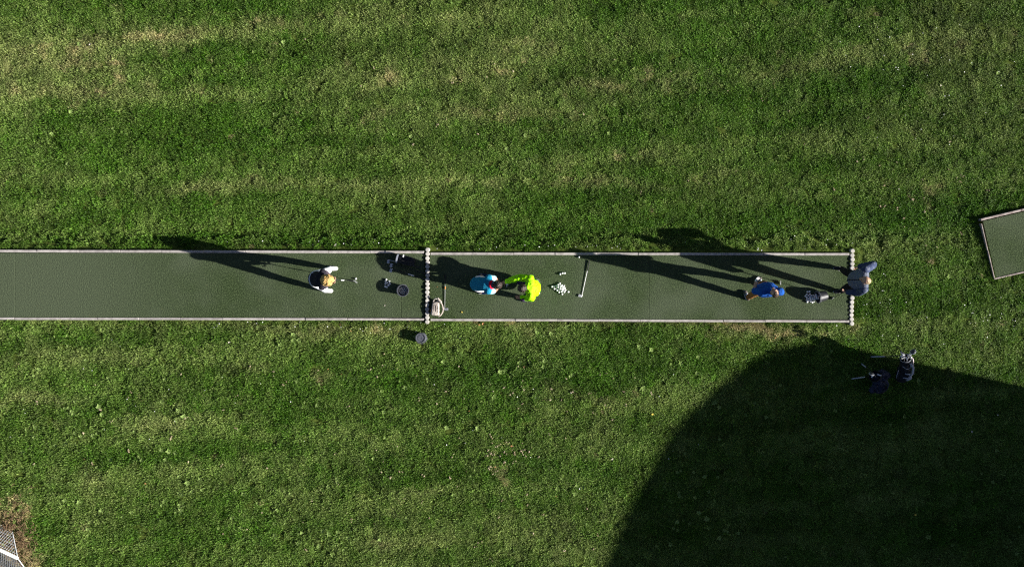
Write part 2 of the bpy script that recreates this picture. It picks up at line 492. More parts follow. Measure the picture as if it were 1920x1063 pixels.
# kerbs of one-metre edging stones
def kerb(loc, rz, spans, wid, label, mats='concrete', top=.022):
    e = empty('kerb', loc, rz, label, 'kerb', 'concrete kerbs along the tee mats')
    for (x0, x1) in spans:
        bm = bmesh.new()
        box(bm, ((x0 + x1) / 2, random.uniform(-.002, .002), (top - .30) / 2 + random.uniform(-.006, .005)), (x1 - x0 - .007, wid, top + .30), Matrix.Rotation(random.uniform(-.0045, .0045), 3, 'Z'))
        bevel_all(bm, .006); from_bm('kerb_stone', bm, M[mats], e)
    return e
def spans(px0, px1, joint, step=78.0):
    xs = [px0]
    k = joint + step * math.ceil((px0 - joint + 8) / step)
    while k < px1 - 8: xs.append(k); k += step
    xs.append(px1)
    return [((a - 960) / PX, (b_ - 960) / PX) for a, b_ in zip(xs[:-1], xs[1:])]
def tilt(y0, y1): return -math.atan2(y1 - y0, 800)
kerb((0, g(0, 473.4).y, 0), tilt(470, 472.3), spans(-200, 795.5, 304), .060, 'upper kerb of the long left tee mat, crossed by the shadow of the blond golfer')
kerb((0, g(0, 598.8).y, 0), tilt(597, 598.3), spans(-200, 795.5, 339), .054, 'lower kerb of the long left tee mat, just above the overturned bucket')
kerb((0, g(0, 475.8).y, 0), tilt(475, 476.2), spans(807, 1592, 884.7), .058, 'upper kerb of the middle tee mat, crossed by the shadows of the two men')
kerb((0, g(0, 600.0).y - .0, 0), tilt(598.3, 601.3), spans(807, 1592, 1512), .055, 'lower kerb of the middle tee mat, beside the beige canvas bag')
def spans3(n, L): return [(L * k / n, L * (k + 1) / n) for k in range(n)]
k3 = kerb((A3.x, A3.y, 0), math.atan2(E3.y, E3.x), spans3(5, L3), .05, 'kerb on the top edge of the askew tee mat at the right', 'concrete_old')
kc = A3 + F3 * .09
kerb((kc.x, kc.y, 0), math.atan2(F3.y, F3.x), spans3(2, W3 - .1), .024, 'thin overgrown kerb on the left end of the askew tee mat', 'concrete_old')
kd = A3 + F3 * (W3 + .01)
kerb((kd.x, kd.y, 0), math.atan2(E3.y, E3.x), spans3(5, L3), .035, 'dull kerb on the bottom edge of the askew tee mat', 'concrete_old', .008)

# rows of round posts
def post_mesh(k):
    bm = bmesh.new()
    rr = .051
    pts = [(0, 0, -.20), (0, 0, -.008), (0, 0, -.002), (0, 0, 0)]
    tube(bm, pts, [rr, rr, rr - .005, rr - .016], 16)
    me = bpy.data.meshes.new('post'); bmesh.ops.recalc_face_normals(bm, faces=bm.faces[:]); bm.to_mesh(me); bm.free()
    me.materials.append(M['post'])
    for p in me.polygons: p.use_smooth = False
    return me
PM = post_mesh(0)
def post_row(p0, p1, n, label, top):
    a, b_ = g(*p0, top), g(*p1, top)
    e = empty('post_row', (a.x, a.y, 0), 0, label, 'post row', 'rows of short round posts across the tee')
    for k in range(n):
        o = bpy.data.objects.new('post', PM); C.objects.link(o); o.parent = e
        p = (b_ - a) * (k / (n - 1))
        o.location = (p.x + random.uniform(-.006, .006), p.y + random.uniform(-.0015, .0015), top + random.uniform(-.010, .007))
        o.rotation_euler = (random.uniform(-.05, .05), random.uniform(-.05, .05), random.uniform(0, 6))
post_row((801.3, 468.4), (800.6, 603.4), 18, 'row of short round posts between the two long tee mats, behind the beige canvas bag', .042)
post_row((1598.6, 470.7), (1597.3, 606.5), 18, 'row of short round posts under the man in the blue-grey jacket', .030)

# ------------------------------------------------------------------ grass
def clump_mesh(seed, n=95, rad=.125):
    rg = np.random.default_rng(seed)
    V, F, T = [], [], []
    for k in range(n):
        rr = rad * math.sqrt(rg.random()); a = rg.random() * 6.283
        x, y = rr * math.cos(a), rr * math.sin(a)
        az = rg.random() * 6.283; lean = rg.uniform(.35, 1.2); L = rg.uniform(.026, .075); wd = rg.uniform(.004, .0085)
        d = np.array([math.cos(az), math.sin(az)]); s = np.array([-d[1], d[0]]) * wd
        p0 = np.array([x, y, -.006]); p1 = p0 + np.array([*(d * L * .55 * math.sin(lean * .75)), L * .55 * math.cos(lean * .75)])
        p2 = p1 + np.array([*(d * L * .5 * math.sin(lean * 1.25)), L * .5 * math.cos(lean * 1.25)])
        i0 = len(V)
        V += [tuple(p0 + [*(-s * .8), 0]), tuple(p0 + [*(s * .8), 0]), tuple(p1 + [*(s), 0]), tuple(p1 + [*(-s), 0]), tuple(p2)]
        F += [(i0, i0 + 1, i0 + 2, i0 + 3), (i0 + 3, i0 + 2, i0 + 4)]
        T += [rg.random() ** 1.7 * (1.0 if rg.random() < .93 else 1.6)] * 5
    me = bpy.data.meshes.new('grass_tuft'); me.from_pydata(V, [], F)
    at = me.attributes.new('tint', 'FLOAT', 'POINT'); at.data.foreach_set('value', T)
    me.materials.append(M['grass'])
    return me

def rosette_mesh(seed):
    rg = np.random.default_rng(seed); V, F = [], []
    for k in range(9):
        az = k * .698 + rg.uniform(-.2, .2); L = rg.uniform(.025, .05); wd = L * rg.uniform(.22, .32)
        d = np.array([math.cos(az), math.sin(az), 0]); s = np.array([-d[1], d[0], 0]) * wd; up = np.array([0, 0, 1.])
        i0 = len(V); tl = rg.uniform(.15, .6)
        V += [tuple(d * .004 + up * .03), tuple(d * L * .5 + s + up * (.03 + L * .5 * tl)), tuple(d * L + up * (.03 + L * tl * .6)), tuple(d * L * .5 - s + up * (.03 + L * .5 * tl))]
        F += [(i0, i0 + 1, i0 + 2, i0 + 3)]
    me = bpy.data.meshes.new('weed_rosette'); me.from_pydata(V, [], F); me.materials.append(M['weed'])
    return me

def instancer(name, pts, attrs, protos, label, cat):
    me = bpy.data.meshes.new(name); me.from_pydata(pts.tolist(), [], [])
    for k, (arr, typ) in attrs.items():
        at = me.attributes.new(k, typ, 'POINT')
        at.data.foreach_set('vector' if typ == 'FLOAT_VECTOR' else 'value', np.asarray(arr, np.float32).ravel())
    o = link(name, me); props(o, label, cat, None, 'stuff')
    ng = bpy.data.node_groups.new(name + '_nodes', 'GeometryNodeTree')
    ng.interface.new_socket('Geometry', in_out='INPUT', socket_type='NodeSocketGeometry')
    ng.interface.new_socket('Geometry', in_out='OUTPUT', socket_type='NodeSocketGeometry')
    gi, go = ng.nodes.new('NodeGroupInput'), ng.nodes.new('NodeGroupOutput')
    jn = ng.nodes.new('GeometryNodeJoinGeometry')
    for pm in protos:
        po = bpy.data.objects.new(pm.name, pm)
        oi = ng.nodes.new('GeometryNodeObjectInfo'); oi.inputs['Object'].default_value = po; oi.inputs['As Instance'].default_value = True
        ng.links.new(oi.outputs['Geometry'], jn.inputs[0])
    ip = ng.nodes.new('GeometryNodeInstanceOnPoints'); ip.inputs['Pick Instance'].default_value = True
    ng.links.new(gi.outputs[0], ip.inputs['Points']); ng.links.new(jn.outputs[0], ip.inputs['Instance'])
    for at, sock, dt in (('rot', 'Rotation', 'FLOAT_VECTOR'), ('scl', 'Scale', 'FLOAT_VECTOR')):
        na = ng.nodes.new('GeometryNodeInputNamedAttribute'); na.data_type = dt; na.inputs[0].default_value = at
        ng.links.new(na.outputs[0], ip.inputs[sock])
    ng.links.new(ip.outputs[0], go.inputs[0])
    md = o.modifiers.new('scatter', 'NODES'); md.node_group = ng
    return o

# dry and pale areas as they lie in the field: px, py, half-width, half-height, slope, amount
PATCHES = [(70, 110, 180, 60, -.05, .30), (120, 175, 230, 14, -.02, .38), (150, 118, 90, 12, 0, .42), (195, 117, 14, 8, 0, .5), (250, 155, 12, 14, 0, .5), (300, 60, 120, 30, -.1, .18), (330, 60, 200, 12, -.12, .22), (60, 330, 160, 12, -.02, .15),
    (450, 40, 300, 10, -.12, .18), (900, 130, 220, 110, 0, .24), (990, 65, 70, 12, 0, .3), (940, 130, 22, 12, .3, .55), (850, 145, 18, 16, 0, .4), (728, 140, 10, 10, 0, .5), (710, 198, 35, 11, 0, .45), (1005, 68, 12, 6, 0, .45), (1160, 150, 22, 12, 0, .5),
    (1270, 140, 30, 6, -.15, .6), (1100, 150, 60, 10, -.1, .3), (870, 215, 60, 8, 0, .35), (1000, 217, 60, 8, 0, .35), (905, 180, 10, 12, 0, .35), (1150, 288, 14, 10, 0, .6), (1195, 283, 22, 5, -.3, .55), (1160, 345, 130, 6, .02, .42), (560, 345, 260, 10, -.02, .22), (380, 352, 80, 8, 0, .25),
    (1040, 345, 60, 6, .02, .35), (1560, 110, 150, 14, -.1, .22), (1450, 135, 200, 8, -.12, .22), (1500, 250, 120, 8, -.1, .2), (1340, 330, 90, 9, -.05, .28), (1800, 60, 150, 60, 0, .20), (1820, 170, 120, 70, 0, .16), (1635, 17, 8, 9, 0, 1.1), (1633, 33, 7, 6, 0, 1.0), (1656, 28, 10, 8, 0, .5),
    (1695, 352, 6, 6, 0, .7), (1762, 350, 16, 5, -.2, .9), (1768, 358, 10, 4, .5, .7), (1764, 385, 4, 14, 0, .7), (400, 605, 330, 8, 0, .32), (680, 612, 110, 10, 0, .30), (1300, 612, 270, 7, 0, .50), (1420, 618, 90, 12, 0, .55), (930, 608, 60, 6, 0, .30),
    (100, 665, 120, 20, -.05, .2), (70, 750, 110, 10, .02, .32), (330, 790, 90, 18, 0, .28), (470, 690, 60, 16, 0, .18), (300, 905, 120, 40, 0, .14), (930, 870, 10, 5, 0, .7), (936, 884, 10, 6, 0, .8), (955, 828, 8, 5, 0, .6), (920, 848, 8, 5, 0, .5), (940, 895, 8, 4, 0, .6),
    (757, 862, 8, 6, 0, .6), (975, 850, 8, 5, 0, .4), (1000, 1000, 120, 60, 0, .20), (800, 925, 40, 8, -.1, .35), (1140, 800, 50, 40, 0, .14), (560, 940, 60, 30, 0, .12), (1120, 740, 60, 6, .2, .3), (620, 695, 14, 5, 0, .5), (355, 862, 6, 5, 0, .5),
    (760, 1040, 120, 40, 0, .18), (1640, 485, 20, 6, 0, .35), (1690, 470, 60, 12, 0, .18), (14, 985, 26, 32, 0, 1.5), (28, 1014, 26, 24, 0, 1.3), (48, 1038, 24, 24, 0, 1.6), (56, 1064, 24, 20, 0, 1.6), (6, 958, 14, 18, 0, 1.2), (10, 1040, 30, 30, 0, .9), (470, 880, 20, 20, 0, .12), (205, 905, 30, 20, 0, .16)]
DARK = [(1200, 400, 420, 30, 0, .5), (650, 425, 260, 18, 0, .35), (1380, 180, 110, 30, 0, .35), (1100, 190, 60, 14, 0, .3), (300, 250, 200, 14, -.05, .3), (650, 250, 160, 22, -.05, .3), (1320, 60, 90, 40, 0, .4), (1330, 260, 60, 14, 0, .4),
    (560, 20, 90, 26, 0, .4), (180, 845, 130, 14, 0, .5), (100, 860, 140, 12, 0, .4), (400, 700, 60, 14, 0, .35), (1050, 715, 120, 12, 0, .35), (1160, 660, 90, 16, 0, .3), (1540, 300, 60, 14, 0, .3), (1700, 420, 110, 30, 0, .2),
    (860, 835, 160, 10, 0, .25), (970, 860, 90, 10, 0, .3), (1170, 275, 60, 10, 0, .3), (520, 300, 90, 12, 0, .25), (920, 690, 160, 10, 0, .22), (900, 935, 60, 30, 0, .25)]
LUSH = [(850, 615, 60, 10, 0, 1.0), (815, 462, 16, 10, 0, .9), (1615, 560, 30, 60, 0, .7), (1640, 640, 60, 30, 0, .5), (1605, 480, 20, 14, 0, .6), (500, 375, 120, 20, 0, .35), (1400, 440, 120, 16, 0, .3), (1130, 440, 90, 12, 0, .3), (1560, 130, 120, 60, 0, .3), (1760, 520, 80, 60, 0, .4), (1850, 600, 80, 60, 0, .35), (1870, 330, 50, 30, 0, .4),
    (150, 700, 90, 30, 0, .3), (60, 640, 80, 30, 0, .4), (1330, 40, 80, 40, 0, .45), (640, 40, 60, 24, 0, .3), (400, 30, 60, 24, 0, .3), (700, 300, 60, 20, 0, .2), (780, 200, 60, 10, 0, .2)]
def gauss(px, py, lst, wob):
    v = np.zeros_like(px)
    for x0, y0, sx, sy, sl, a in lst:
        dx = px - x0; dy = py - y0 - sl * dx
        v += a * np.exp(-((dx / sx) ** 2 + (dy / sy) ** 2) * (1 + wob))
    return v

N = 105000
px_ = RNG.uniform(-17.8, 17.8, N); py_ = RNG.uniform(-12.6, 12.6, N)
keep = ~in_mats(px_, py_, .052 + .05 * vnoise(px_, py_, .25, 6, 26))
px_, py_ = px_[keep], py_[keep]
ex = [(g(rx, 601 + random.gauss(0, 2.2))) for rx in [random.uniform(806, 880) ** 1 for _ in range(90)]]
ex += [(g(random.uniform(806, 1590), 603.0 + random.gauss(0, 1.0))) for _ in range(120)] + [(g(random.uniform(0, 795), 601.5 + random.gauss(0, 1.0))) for _ in range(130)]
ex += [(A3 + F3 * random.uniform(.2, W3 + .05) + E3 * random.gauss(-.02, .03)) for _ in range(120)] + [(A3 + F3 * (W3 + .03 + random.gauss(0, .02)) + E3 * random.uniform(0, 1.6)) for _ in range(30)]
px_ = np.concatenate([px_, [p.x for p in ex]]); py_ = np.concatenate([py_, [p.y for p in ex]])
n = len(px_)
d_ = dist_mats(px_, py_)
ux, uy = px_ * PX + 960, 531.5 - py_ * PX
wob = 1.4 * vnoise(px_, py_, .35) + 1.2 * vnoise(px_, py_, .12, 3, 7)
wx, wy = ux + 26 * vnoise(px_, py_, .5, 31, 4) + 60 * vnoise(px_, py_, 1.7, 41, 4), uy + 12 * vnoise(px_, py_, .4, 3, 44) + 22 * vnoise(px_, py_, 1.4, 13, 54)
dry = gauss(wx, wy, PATCHES, wob)
dark = gauss(wx, wy, DARK, wob)
lush = gauss(wx, wy, LUSH, wob)
sk = py_ - .08 * px_
streak = vnoise(px_, sk, 1, 0, 0)
band = 1.2 * vnoise(px_ / 16.0, sk, .36, 7, 3) + .9 * vnoise(px_ / 9.0, sk, .15, 17, 33)
streaks = .75 * band + .6 * vnoise(px_, py_, 1.6, 8, 80) + .55 * vnoise(px_, py_, .45, 70, 12) + .5 * vnoise(px_, py_, .17, 1, 22)
tone = .17 + .27 * streaks + 1.3 * dry - .30 * dark
dry_a = np.clip(tone + RNG.normal(0, .075, n), 0, 1.3)
edge = np.exp(-d_ / .12)
lush_a = np.clip(lush + .35 * edge + .55 * vnoise(px_, py_, 1.2, 51, 8) + .35 * vnoise(px_, py_, .3, 9, 61) - .6 * dry + .15, 0, 1)
tall = np.clip(.95 + .34 * vnoise(px_, py_, .55, 21, 77) + .45 * vnoise(px_, py_, .14, 99, 1) + .35 * edge - .25 * dry, .45, 1.6)
tall *= np.where(in_mats(px_, py_, .09), .8, 1.0)
wide = np.clip(1 - .25 * np.clip(dry, 0, 1), .6, 1) * np.where(in_mats(px_, py_, .14), .62, 1.0)
zz = height(px_, py_)
scl = np.stack([wide * RNG.uniform(.85, 1.15, n), wide * RNG.uniform(.85, 1.15, n), tall], 1)
rot = np.stack([RNG.normal(0, .13, n), RNG.normal(0, .13, n), RNG.uniform(0, 6.283, n)], 1)
rnd_a = np.clip(.5 + .30 * band + .40 * vnoise(px_, py_, .26, 60, 3) + RNG.normal(0, .2, n) - .35 * dark, 0, 1)
instancer('grass', np.stack([px_, py_, zz], 1), {'rot': (rot, 'FLOAT_VECTOR'), 'scl': (scl, 'FLOAT_VECTOR'), 'dry': (dry_a, 'FLOAT'), 'lush': (lush_a, 'FLOAT'), 'rnd': (rnd_a, 'FLOAT')},
          [clump_mesh(s) for s in range(5)], 'short mown meadow grass around the tee mats', 'grass')

# broad-leaved weeds, mostly in the field below the mats
N = 9000
px_ = RNG.uniform(-13, 13, N); py_ = RNG.uniform(-7.5, 7.5, N)
pr = np.where(py_ < -.9, .50, .12) * smooth(.02, .32, vnoise(px_, py_, .9, 71, 5) + .5 * vnoise(px_, py_, .3, 1, 55))
keep = (RNG.random(N) < pr) & ~in_mats(px_, py_, .1)
px_, py_ = px_[keep], py_[keep]; n = len(px_)
s_ = RNG.uniform(.6, 1.0, n) + .9 * RNG.random(n) ** 3
instancer('weeds', np.stack([px_, py_, height(px_, py_)], 1), {'rot': (np.stack([RNG.normal(0, .15, n), RNG.normal(0, .15, n), RNG.uniform(0, 6.28, n)], 1), 'FLOAT_VECTOR'),
          'scl': (np.stack([s_, s_, np.clip(s_, .8, 1.3)], 1), 'FLOAT_VECTOR')}, [rosette_mesh(s) for s in (1, 2, 3)], 'pale broad-leaved weeds in the lawn', 'weeds')

# daisies: small white heads
V, F = [], []
cl = [(1700, 100, 150, 90), (1790, 200, 120, 90), (600, 605, 250, 14), (700, 617, 90, 12), (1080, 460, 330, 10), (1480, 455, 100, 14), (1850, 600, 60, 60), (1650, 590, 60, 60), (1000, 780, 260, 120), (300, 720, 260, 120), (650, 455, 180, 8)]
for k in range(210):
    x0, y0, sx, sy = random.choice(cl)
    p = g(random.gauss(x0, sx * .6), random.gauss(y0, sy * .6))
    if in_mats(np.array([p.x]), np.array([p.y]), .05)[0]: continue
    z = hz(p.x, p.y) + random.uniform(.045, .06); r0 = random.uniform(.005, .012); i0 = len(V); tx, ty = random.gauss(.2, .3), random.gauss(-.1, .3)
    V.append((p.x, p.y, z + .003))
    for q in range(7):
        a = q * 2 * math.pi / 7; ex, ey = r0 * math.cos(a), r0 * math.sin(a)
        V.append((p.x + ex, p.y + ey, z - tx * ex - ty * ey))
    F += [(i0, i0 + 1 + q, i0 + 1 + (q + 1) % 7) for q in range(7)]
me = bpy.data.meshes.new('daisies'); me.from_pydata(V, [], F)
props(link('daisies', me, M['daisy']), 'tiny white daisy heads dotted over the lawn', 'daisies', None, 'stuff')

# worm casts and torn bits of turf, mostly in the lower field
bm = bmesh.new(); rg = random.Random(21)
cl = [(940, 860, 40, 40), (960, 840, 60, 20), (1000, 1000, 180, 60), (750, 880, 120, 60), (1000, 770, 220, 60), (300, 800, 250, 80), (560, 940, 200, 70), (1120, 730, 120, 40), (1500, 250, 300, 120), (1700, 380, 120, 80), (900, 180, 260, 100), (620, 700, 200, 40)]
for k in range(230):
    x0, y0, sx, sy = rg.choice(cl); p = g(rg.gauss(x0, sx * .6), rg.gauss(y0, sy * .6))
    if in_mats(np.array([p.x]), np.array([p.y]), .06)[0]: continue
    z0 = hz(p.x, p.y)
    for q in range(rg.randint(1, 3)):
        r0 = rg.uniform(.008, .021)
        m4 = Matrix.Translation((p.x + rg.gauss(0, .02), p.y + rg.gauss(0, .02), z0 + rg.uniform(.03, .052))) @ Matrix.Rotation(rg.uniform(0, 6), 4, 'Z') @ Matrix.Diagonal((r0 * rg.uniform(.9, 1.7), r0, r0 * .7, 1))
        bmesh.ops.create_icosphere(bm, subdivisions=1, radius=1.0, matrix=m4)
for v in bm.verts: v.co += Vector((rg.gauss(0, .002), rg.gauss(0, .002), rg.gauss(0, .002)))
props(from_bm('worm_casts', bm, M['clod']), 'small pale crumbs of soil and torn turf in the lawn', 'worm casts', None, 'stuff')

# fallen leaves
def leaf_mesh(seed):
    rg = random.Random(seed); bm = bmesh.new()
    L = .05; out = [(0, 0), (.25, .32), (.55, .38), (.8, .22), (1, 0), (.8, -.22), (.55, -.38), (.25, -.32)]
    mid = [bm.verts.new((t_ * L - L / 2, 0, rg.uniform(-.002, .002))) for t_ in (0, .25, .55, .8, 1)]
    up = [bm.verts.new((t_ * L - L / 2, h_ * L * rg.uniform(.85, 1.1), .010 + rg.uniform(0, .006))) for t_, h_ in out[1:4]]
    dn = [bm.verts.new((t_ * L - L / 2, -h_ * L * rg.uniform(.85, 1.1), .006 + rg.uniform(0, .008))) for t_, h_ in out[1:4]]
    for s in (up, dn):
        bm.faces.new((mid[0], mid[1], s[0])); bm.faces.new((mid[1], mid[2], s[1], s[0])); bm.faces.new((mid[2], mid[3], s[2], s[1])); bm.faces.new((mid[3], mid[4], s[2]))
    me = bpy.data.meshes.new('fallen_leaf'); bm.to_mesh(me); bm.free(); return me
LM = {}
def leaf(px, py, mk, size, label, group):
    if mk not in LM:
        LM[mk] = leaf_mesh(len(LM)); LM[mk].materials.append(M['leaf_' + mk])
    p = g(px, py); on = in_mats(np.array([p.x]), np.array([p.y]), 0)[0]
    o = bpy.data.objects.new('fallen_leaf', LM[mk]); C.objects.link(o)
    o.location = (p.x, p.y, .004 if on else hz(p.x, p.y) + .045); o.rotation_euler = (random.gauss(0, .12), random.gauss(0, .12), random.uniform(0, 6)); o.scale = (size,) * 3
    props(o, label, 'leaf', group)
leaf(866.5, 585, 'yellow', .9, 'yellow leaf on the middle mat, below the bent golfer in cyan', 'fallen leaves')
leaf(820, 538, 'orange', .6, 'small orange leaf by the club lying along the first post row', 'fallen leaves')
leaf(906, 607, 'orange', 1.3, 'orange leaf in the grass just below the kerb of the middle mat', 'fallen leaves')
leaf(899, 609, 'orange', 1.0, 'small orange leaf beside the big orange leaf under the kerb', 'fallen leaves')
leaf(1224, 777, 'yellow', 1.2, 'pale yellow leaf alone on the lawn near the big shadow', 'fallen leaves')
leaf(722, 573, 'pale', .7, 'tiny pale leaf on the left mat, below the upright bucket', 'fallen leaves')
leaf(430, 642, 'pale', 1.2, 'pale leaf on the grass below the long left mat', 'fallen leaves')
leaf(161, 80, 'pale', 1.2, 'white leaf in the upper left of the lawn', 'fallen leaves')
leaf(1717, 965, 'yellow', 1.2, 'yellowish leaf lying in the deep shade of the hall', 'fallen leaves')
for (a, b_) in [(617, 693), (1000, 600), (1480, 640), (640, 700), (1457, 635), (1767, 160), (900, 45), (930, 875), (960, 835), (1150, 860), (1870, 776), (1820, 810), (1045, 930), (770, 600), (640, 610), (540, 458), (626, 461), (1240, 612), (1455, 606), (660, 622), (745, 622), (270, 905), (160, 860), (985, 690), (880, 770), (1690, 352), (1400, 445)]:
    leaf(a + random.uniform(-2, 2), b_ + random.uniform(-2, 2), random.choice(['orange', 'pale', 'pale', 'brown']), random.uniform(.6, 1.1), 'tiny dry leaf caught in the lawn', 'dry leaf specks in the lawn')

# ------------------------------------------------------------------ golf balls
BR = .0242
bm = bmesh.new(); bmesh.ops.create_icosphere(bm, subdivisions=2, radius=BR)
BALL = bpy.data.meshes.new('golf_ball'); bm.to_mesh(BALL); bm.free(); BALL.materials.append(M['ball'])
for p in BALL.polygons: p.use_smooth = True
def golf_ball(x, y, z, label, group=None):
    o = bpy.data.objects.new('golf_ball', BALL); C.objects.link(o)
    o.location = (x, y, z); o.rotation_euler = (random.uniform(0, 6), random.uniform(0, 6), random.uniform(0, 6))
    return props(o, label, 'golf ball', group)
def balls(lst, ox, oy, zoom, label, group):
    for a, b_ in lst:
        p = g(ox + a / zoom, oy + b_ / zoom); golf_ball(p.x, p.y, BR, label, group)
heap = [(285, 592), (143, 652), (182, 645), (222, 640), (252, 620), (282, 634), (320, 628), (357, 642), (187, 690), (228, 678), (265, 672), (300, 668), (335, 664), (372, 678), (306, 703), (240, 715), (274, 708), (340, 700), (385, 714), (270, 750), (314, 740), (366, 747), (327, 785)]
pts = [g(1020 + a / 9.66, 470 + b_ / 9.66) for a, b_ in heap]
for it in range(30):                                              # push overlapping balls apart
    for i_ in range(len(pts)):
        for j_ in range(i_):
            d = pts[i_] - pts[j_]
            if d.length < 2 * BR:
                c = d.normalized() * (2 * BR - d.length) / 2; pts[i_] += c; pts[j_] -= c
for p in pts: golf_ball(p.x, p.y, BR, 'white golf ball in the sunlit heap next to the lying wedge', 'heap of balls by the wedge')
for a, b_ in ((250, 655), (300, 650), (335, 682), (290, 690), (330, 718)):
    p = g(1020 + a / 9.66, 470 + b_ / 9.66)
    golf_ball(p.x, p.y, BR * 2.55, 'white golf ball resting on top of the sunlit heap', 'upper balls of the heap')
balls([(440, 745)], 1020, 470, 9.66, 'white golf ball just right of the sunlit heap, towards the wedge head', None)
balls([(290, 425)], 1020, 470, 9.66, 'leftmost golf ball of the short row of three above the heap', 'row of three balls')
balls([(334, 408)], 1020, 470, 9.66, 'middle golf ball of the short row of three above the heap', 'row of three balls')
balls([(372, 408)], 1020, 470, 9.66, 'rightmost golf ball of the short row of three above the heap', 'row of three balls')
balls([(633, 117)], 1020, 470, 9.66, 'lone golf ball by the upper kerb near the grip of the wedge', None)
p = g(1010.5, 549.5); golf_ball(p.x, p.y, BR, 'golf ball at the back of the man in the neon jacket')
p = g(951, 533.5); golf_ball(p.x, p.y, BR, 'golf ball in the shade between the bent golfer and the neon jacket')
p = g(667.6, 522.7); golf_ball(p.x, p.y, BR, 'golf ball in front of the club of the blond golfer')
balls([(178, 440), (200, 457), (175, 472), (237, 472), (217, 492), (172, 510), (195, 518)], 700, 470, 7.59, 'golf ball in the shadow of the upright ball bucket', 'balls in the bucket shadow')
balls([(185, 412), (230, 438)], 700, 470, 7.59, 'sunlit golf ball at the edge of the bucket shadow', 'sunlit balls by the bucket shadow')

# ------------------------------------------------------------------ buckets
def lathe(bm, prof, seg=28, closed=False):
    rings = [[bm.verts.new((r0 * math.cos(2 * math.pi * k / seg), r0 * math.sin(2 * math.pi * k / seg), z)) for k in range(seg)] for r0, z in prof]
    for i_ in range(len(rings) - 1):
        for k in range(seg):
            bm.faces.new((rings[i_][k], rings[i_][(k + 1) % seg], rings[i_ + 1][(k + 1) % seg], rings[i_ + 1][k]))
    return rings
def bucket(loc, rotm, h, rt, rb, label, body_m, handle=True):
    e = empty('ball_bucket', loc, 0, label, 'bucket', 'range ball buckets')
    e.rotation_euler = rotm.to_euler()
    bm = bmesh.new()
    th = .005
    prof = [(.002, .012), (rb * .30, .012), (rb * .32, .008), (rb * .62, .008), (rb * .64, .012), (rb * .84, .012), (rb * .86, .0), (rb, 0), (rt - .012, h - .03), (rt - .010, h - .028), (rt - .009, h - .004)]
    prof += [(rt - .009 - th, h - .004), (rt - .014 - th, h - .03), (rb - th, .018), (.002, .018)]
    lathe(bm, prof)
    from_bm('body', bm, body_m, e)
    bm = bmesh.new()
    a = np.linspace(0, 2 * math.pi, 33)[:-1]
    rg_ = [[bm.verts.new((r0 * math.cos(x), r0 * math.sin(x), z)) for x in a] for r0, z in ((rt - .0085, h - .006), (rt, h - .006), (rt, h + .004), (rt - .016, h + .004), (rt - .016, h - .003))]
    for i_ in range(5):
        for k in range(32):
            bm.faces.new((rg_[i_][k], rg_[i_][(k + 1) % 32], rg_[(i_ + 1) % 5][(k + 1) % 32], rg_[(i_ + 1) % 5][k]))
    from_bm('rim', bm, M['grey_plastic'], e)
    if handle:
        bm = bmesh.new(); pts = []
        for k in range(15):
            t_ = math.pi * k / 14
            pts.append(((rt + .006) * math.cos(t_), .35 * rt * math.sin(t_) , h - .02 - rt * .86 * math.sin(t_) * .10 + .012 * math.sin(t_)))
        pts = [(x, y + (rt * .72) * math.sin(math.pi * k / 14), z) for k, (x, y, z) in enumerate(pts)]
        tube(bm, pts, .003, 6); from_bm('handle', bm, M['galvanised'], e)
        for s in (-1, 1):
            bm = bmesh.new(); box(bm, (s * (rt - .001), 0, h - .02), (.012, .022, .024)); from_bm('handle_lug', bm, M['grey_plastic'], e)
    return e
p = g(757.3, 544.8)
B1 = Vector((p.x, p.y, .0))
bucket(B1, Matrix.Rotation(R(55), 4, 'Z'), .205, .143, .112, 'upright dark bucket full of balls on the left mat', M['black_plastic'])
lay = 0
for zl, rl, n_ in ((.040, .085, 12), (.082, .095, 14)):
    cand = [(0, 0)] + [(.05 * math.cos(k * math.pi / 3 + lay), .05 * math.sin(k * math.pi / 3 + lay)) for k in range(6)] + [(.091 * math.cos(k * math.pi / 5.5 + lay), .091 * math.sin(k * math.pi / 5.5 + lay)) for k in range(11)]
    for q, (a, b_) in enumerate(cand):
        if math.hypot(a, b_) > rl or (lay == 1 and q == 3): continue
        golf_ball(B1.x + a + random.uniform(-.003, .003), B1.y + b_ + random.uniform(-.003, .003), zl + random.uniform(-.004, .010), 'golf ball inside the upright bucket on the left mat', 'balls in the upright bucket')
    lay += 1
p = g(789.5, 633.0); zb = hz(p.x, p.y)
bucket((p.x, p.y, zb + .205 + .012), Matrix.Rotation(math.pi, 4, 'X'), .205, .143, .118, 'overturned dark bucket standing on the grass below the kerb', M['grey_plastic'])
# the tipped bucket
ax = Vector((.974, .20, 0)).normalized()
rim_c, h_t = g(1532.2, 557.2, .14), .225
tiltz = math.atan2(.143 - .112, .205)
zax = (-ax * math.cos(tiltz) + Vector((0, 0, math.sin(tiltz)))).normalized()      # bucket +Z points to its mouth
xa = Vector((0, 0, 1)).cross(zax).normalized(); ya = zax.cross(xa)
rm = Matrix((xa, ya, zax)).transposed().to_4x4()
mouth = Vector((rim_c.x, rim_c.y, .147))
bucket(mouth - zax * .225, rm, .225, .147, .112, 'black bucket tipped over on the mat with its balls spilling out', M['black_plastic'])
sp = [(290, 710), (250, 715), (235, 770), (300, 768), (212, 800), (270, 790), (240, 828), (305, 822), (345, 828), (375, 825), (325, 795), (360, 795), (270, 850), (310, 860), (340, 865), (375, 875), (240, 872), (250, 908), (280, 895), (310, 900), (345, 905), (365, 893)]
pts = [g(1490 + a / 10.63, 480 + b_ / 10.63) for a, b_ in sp]
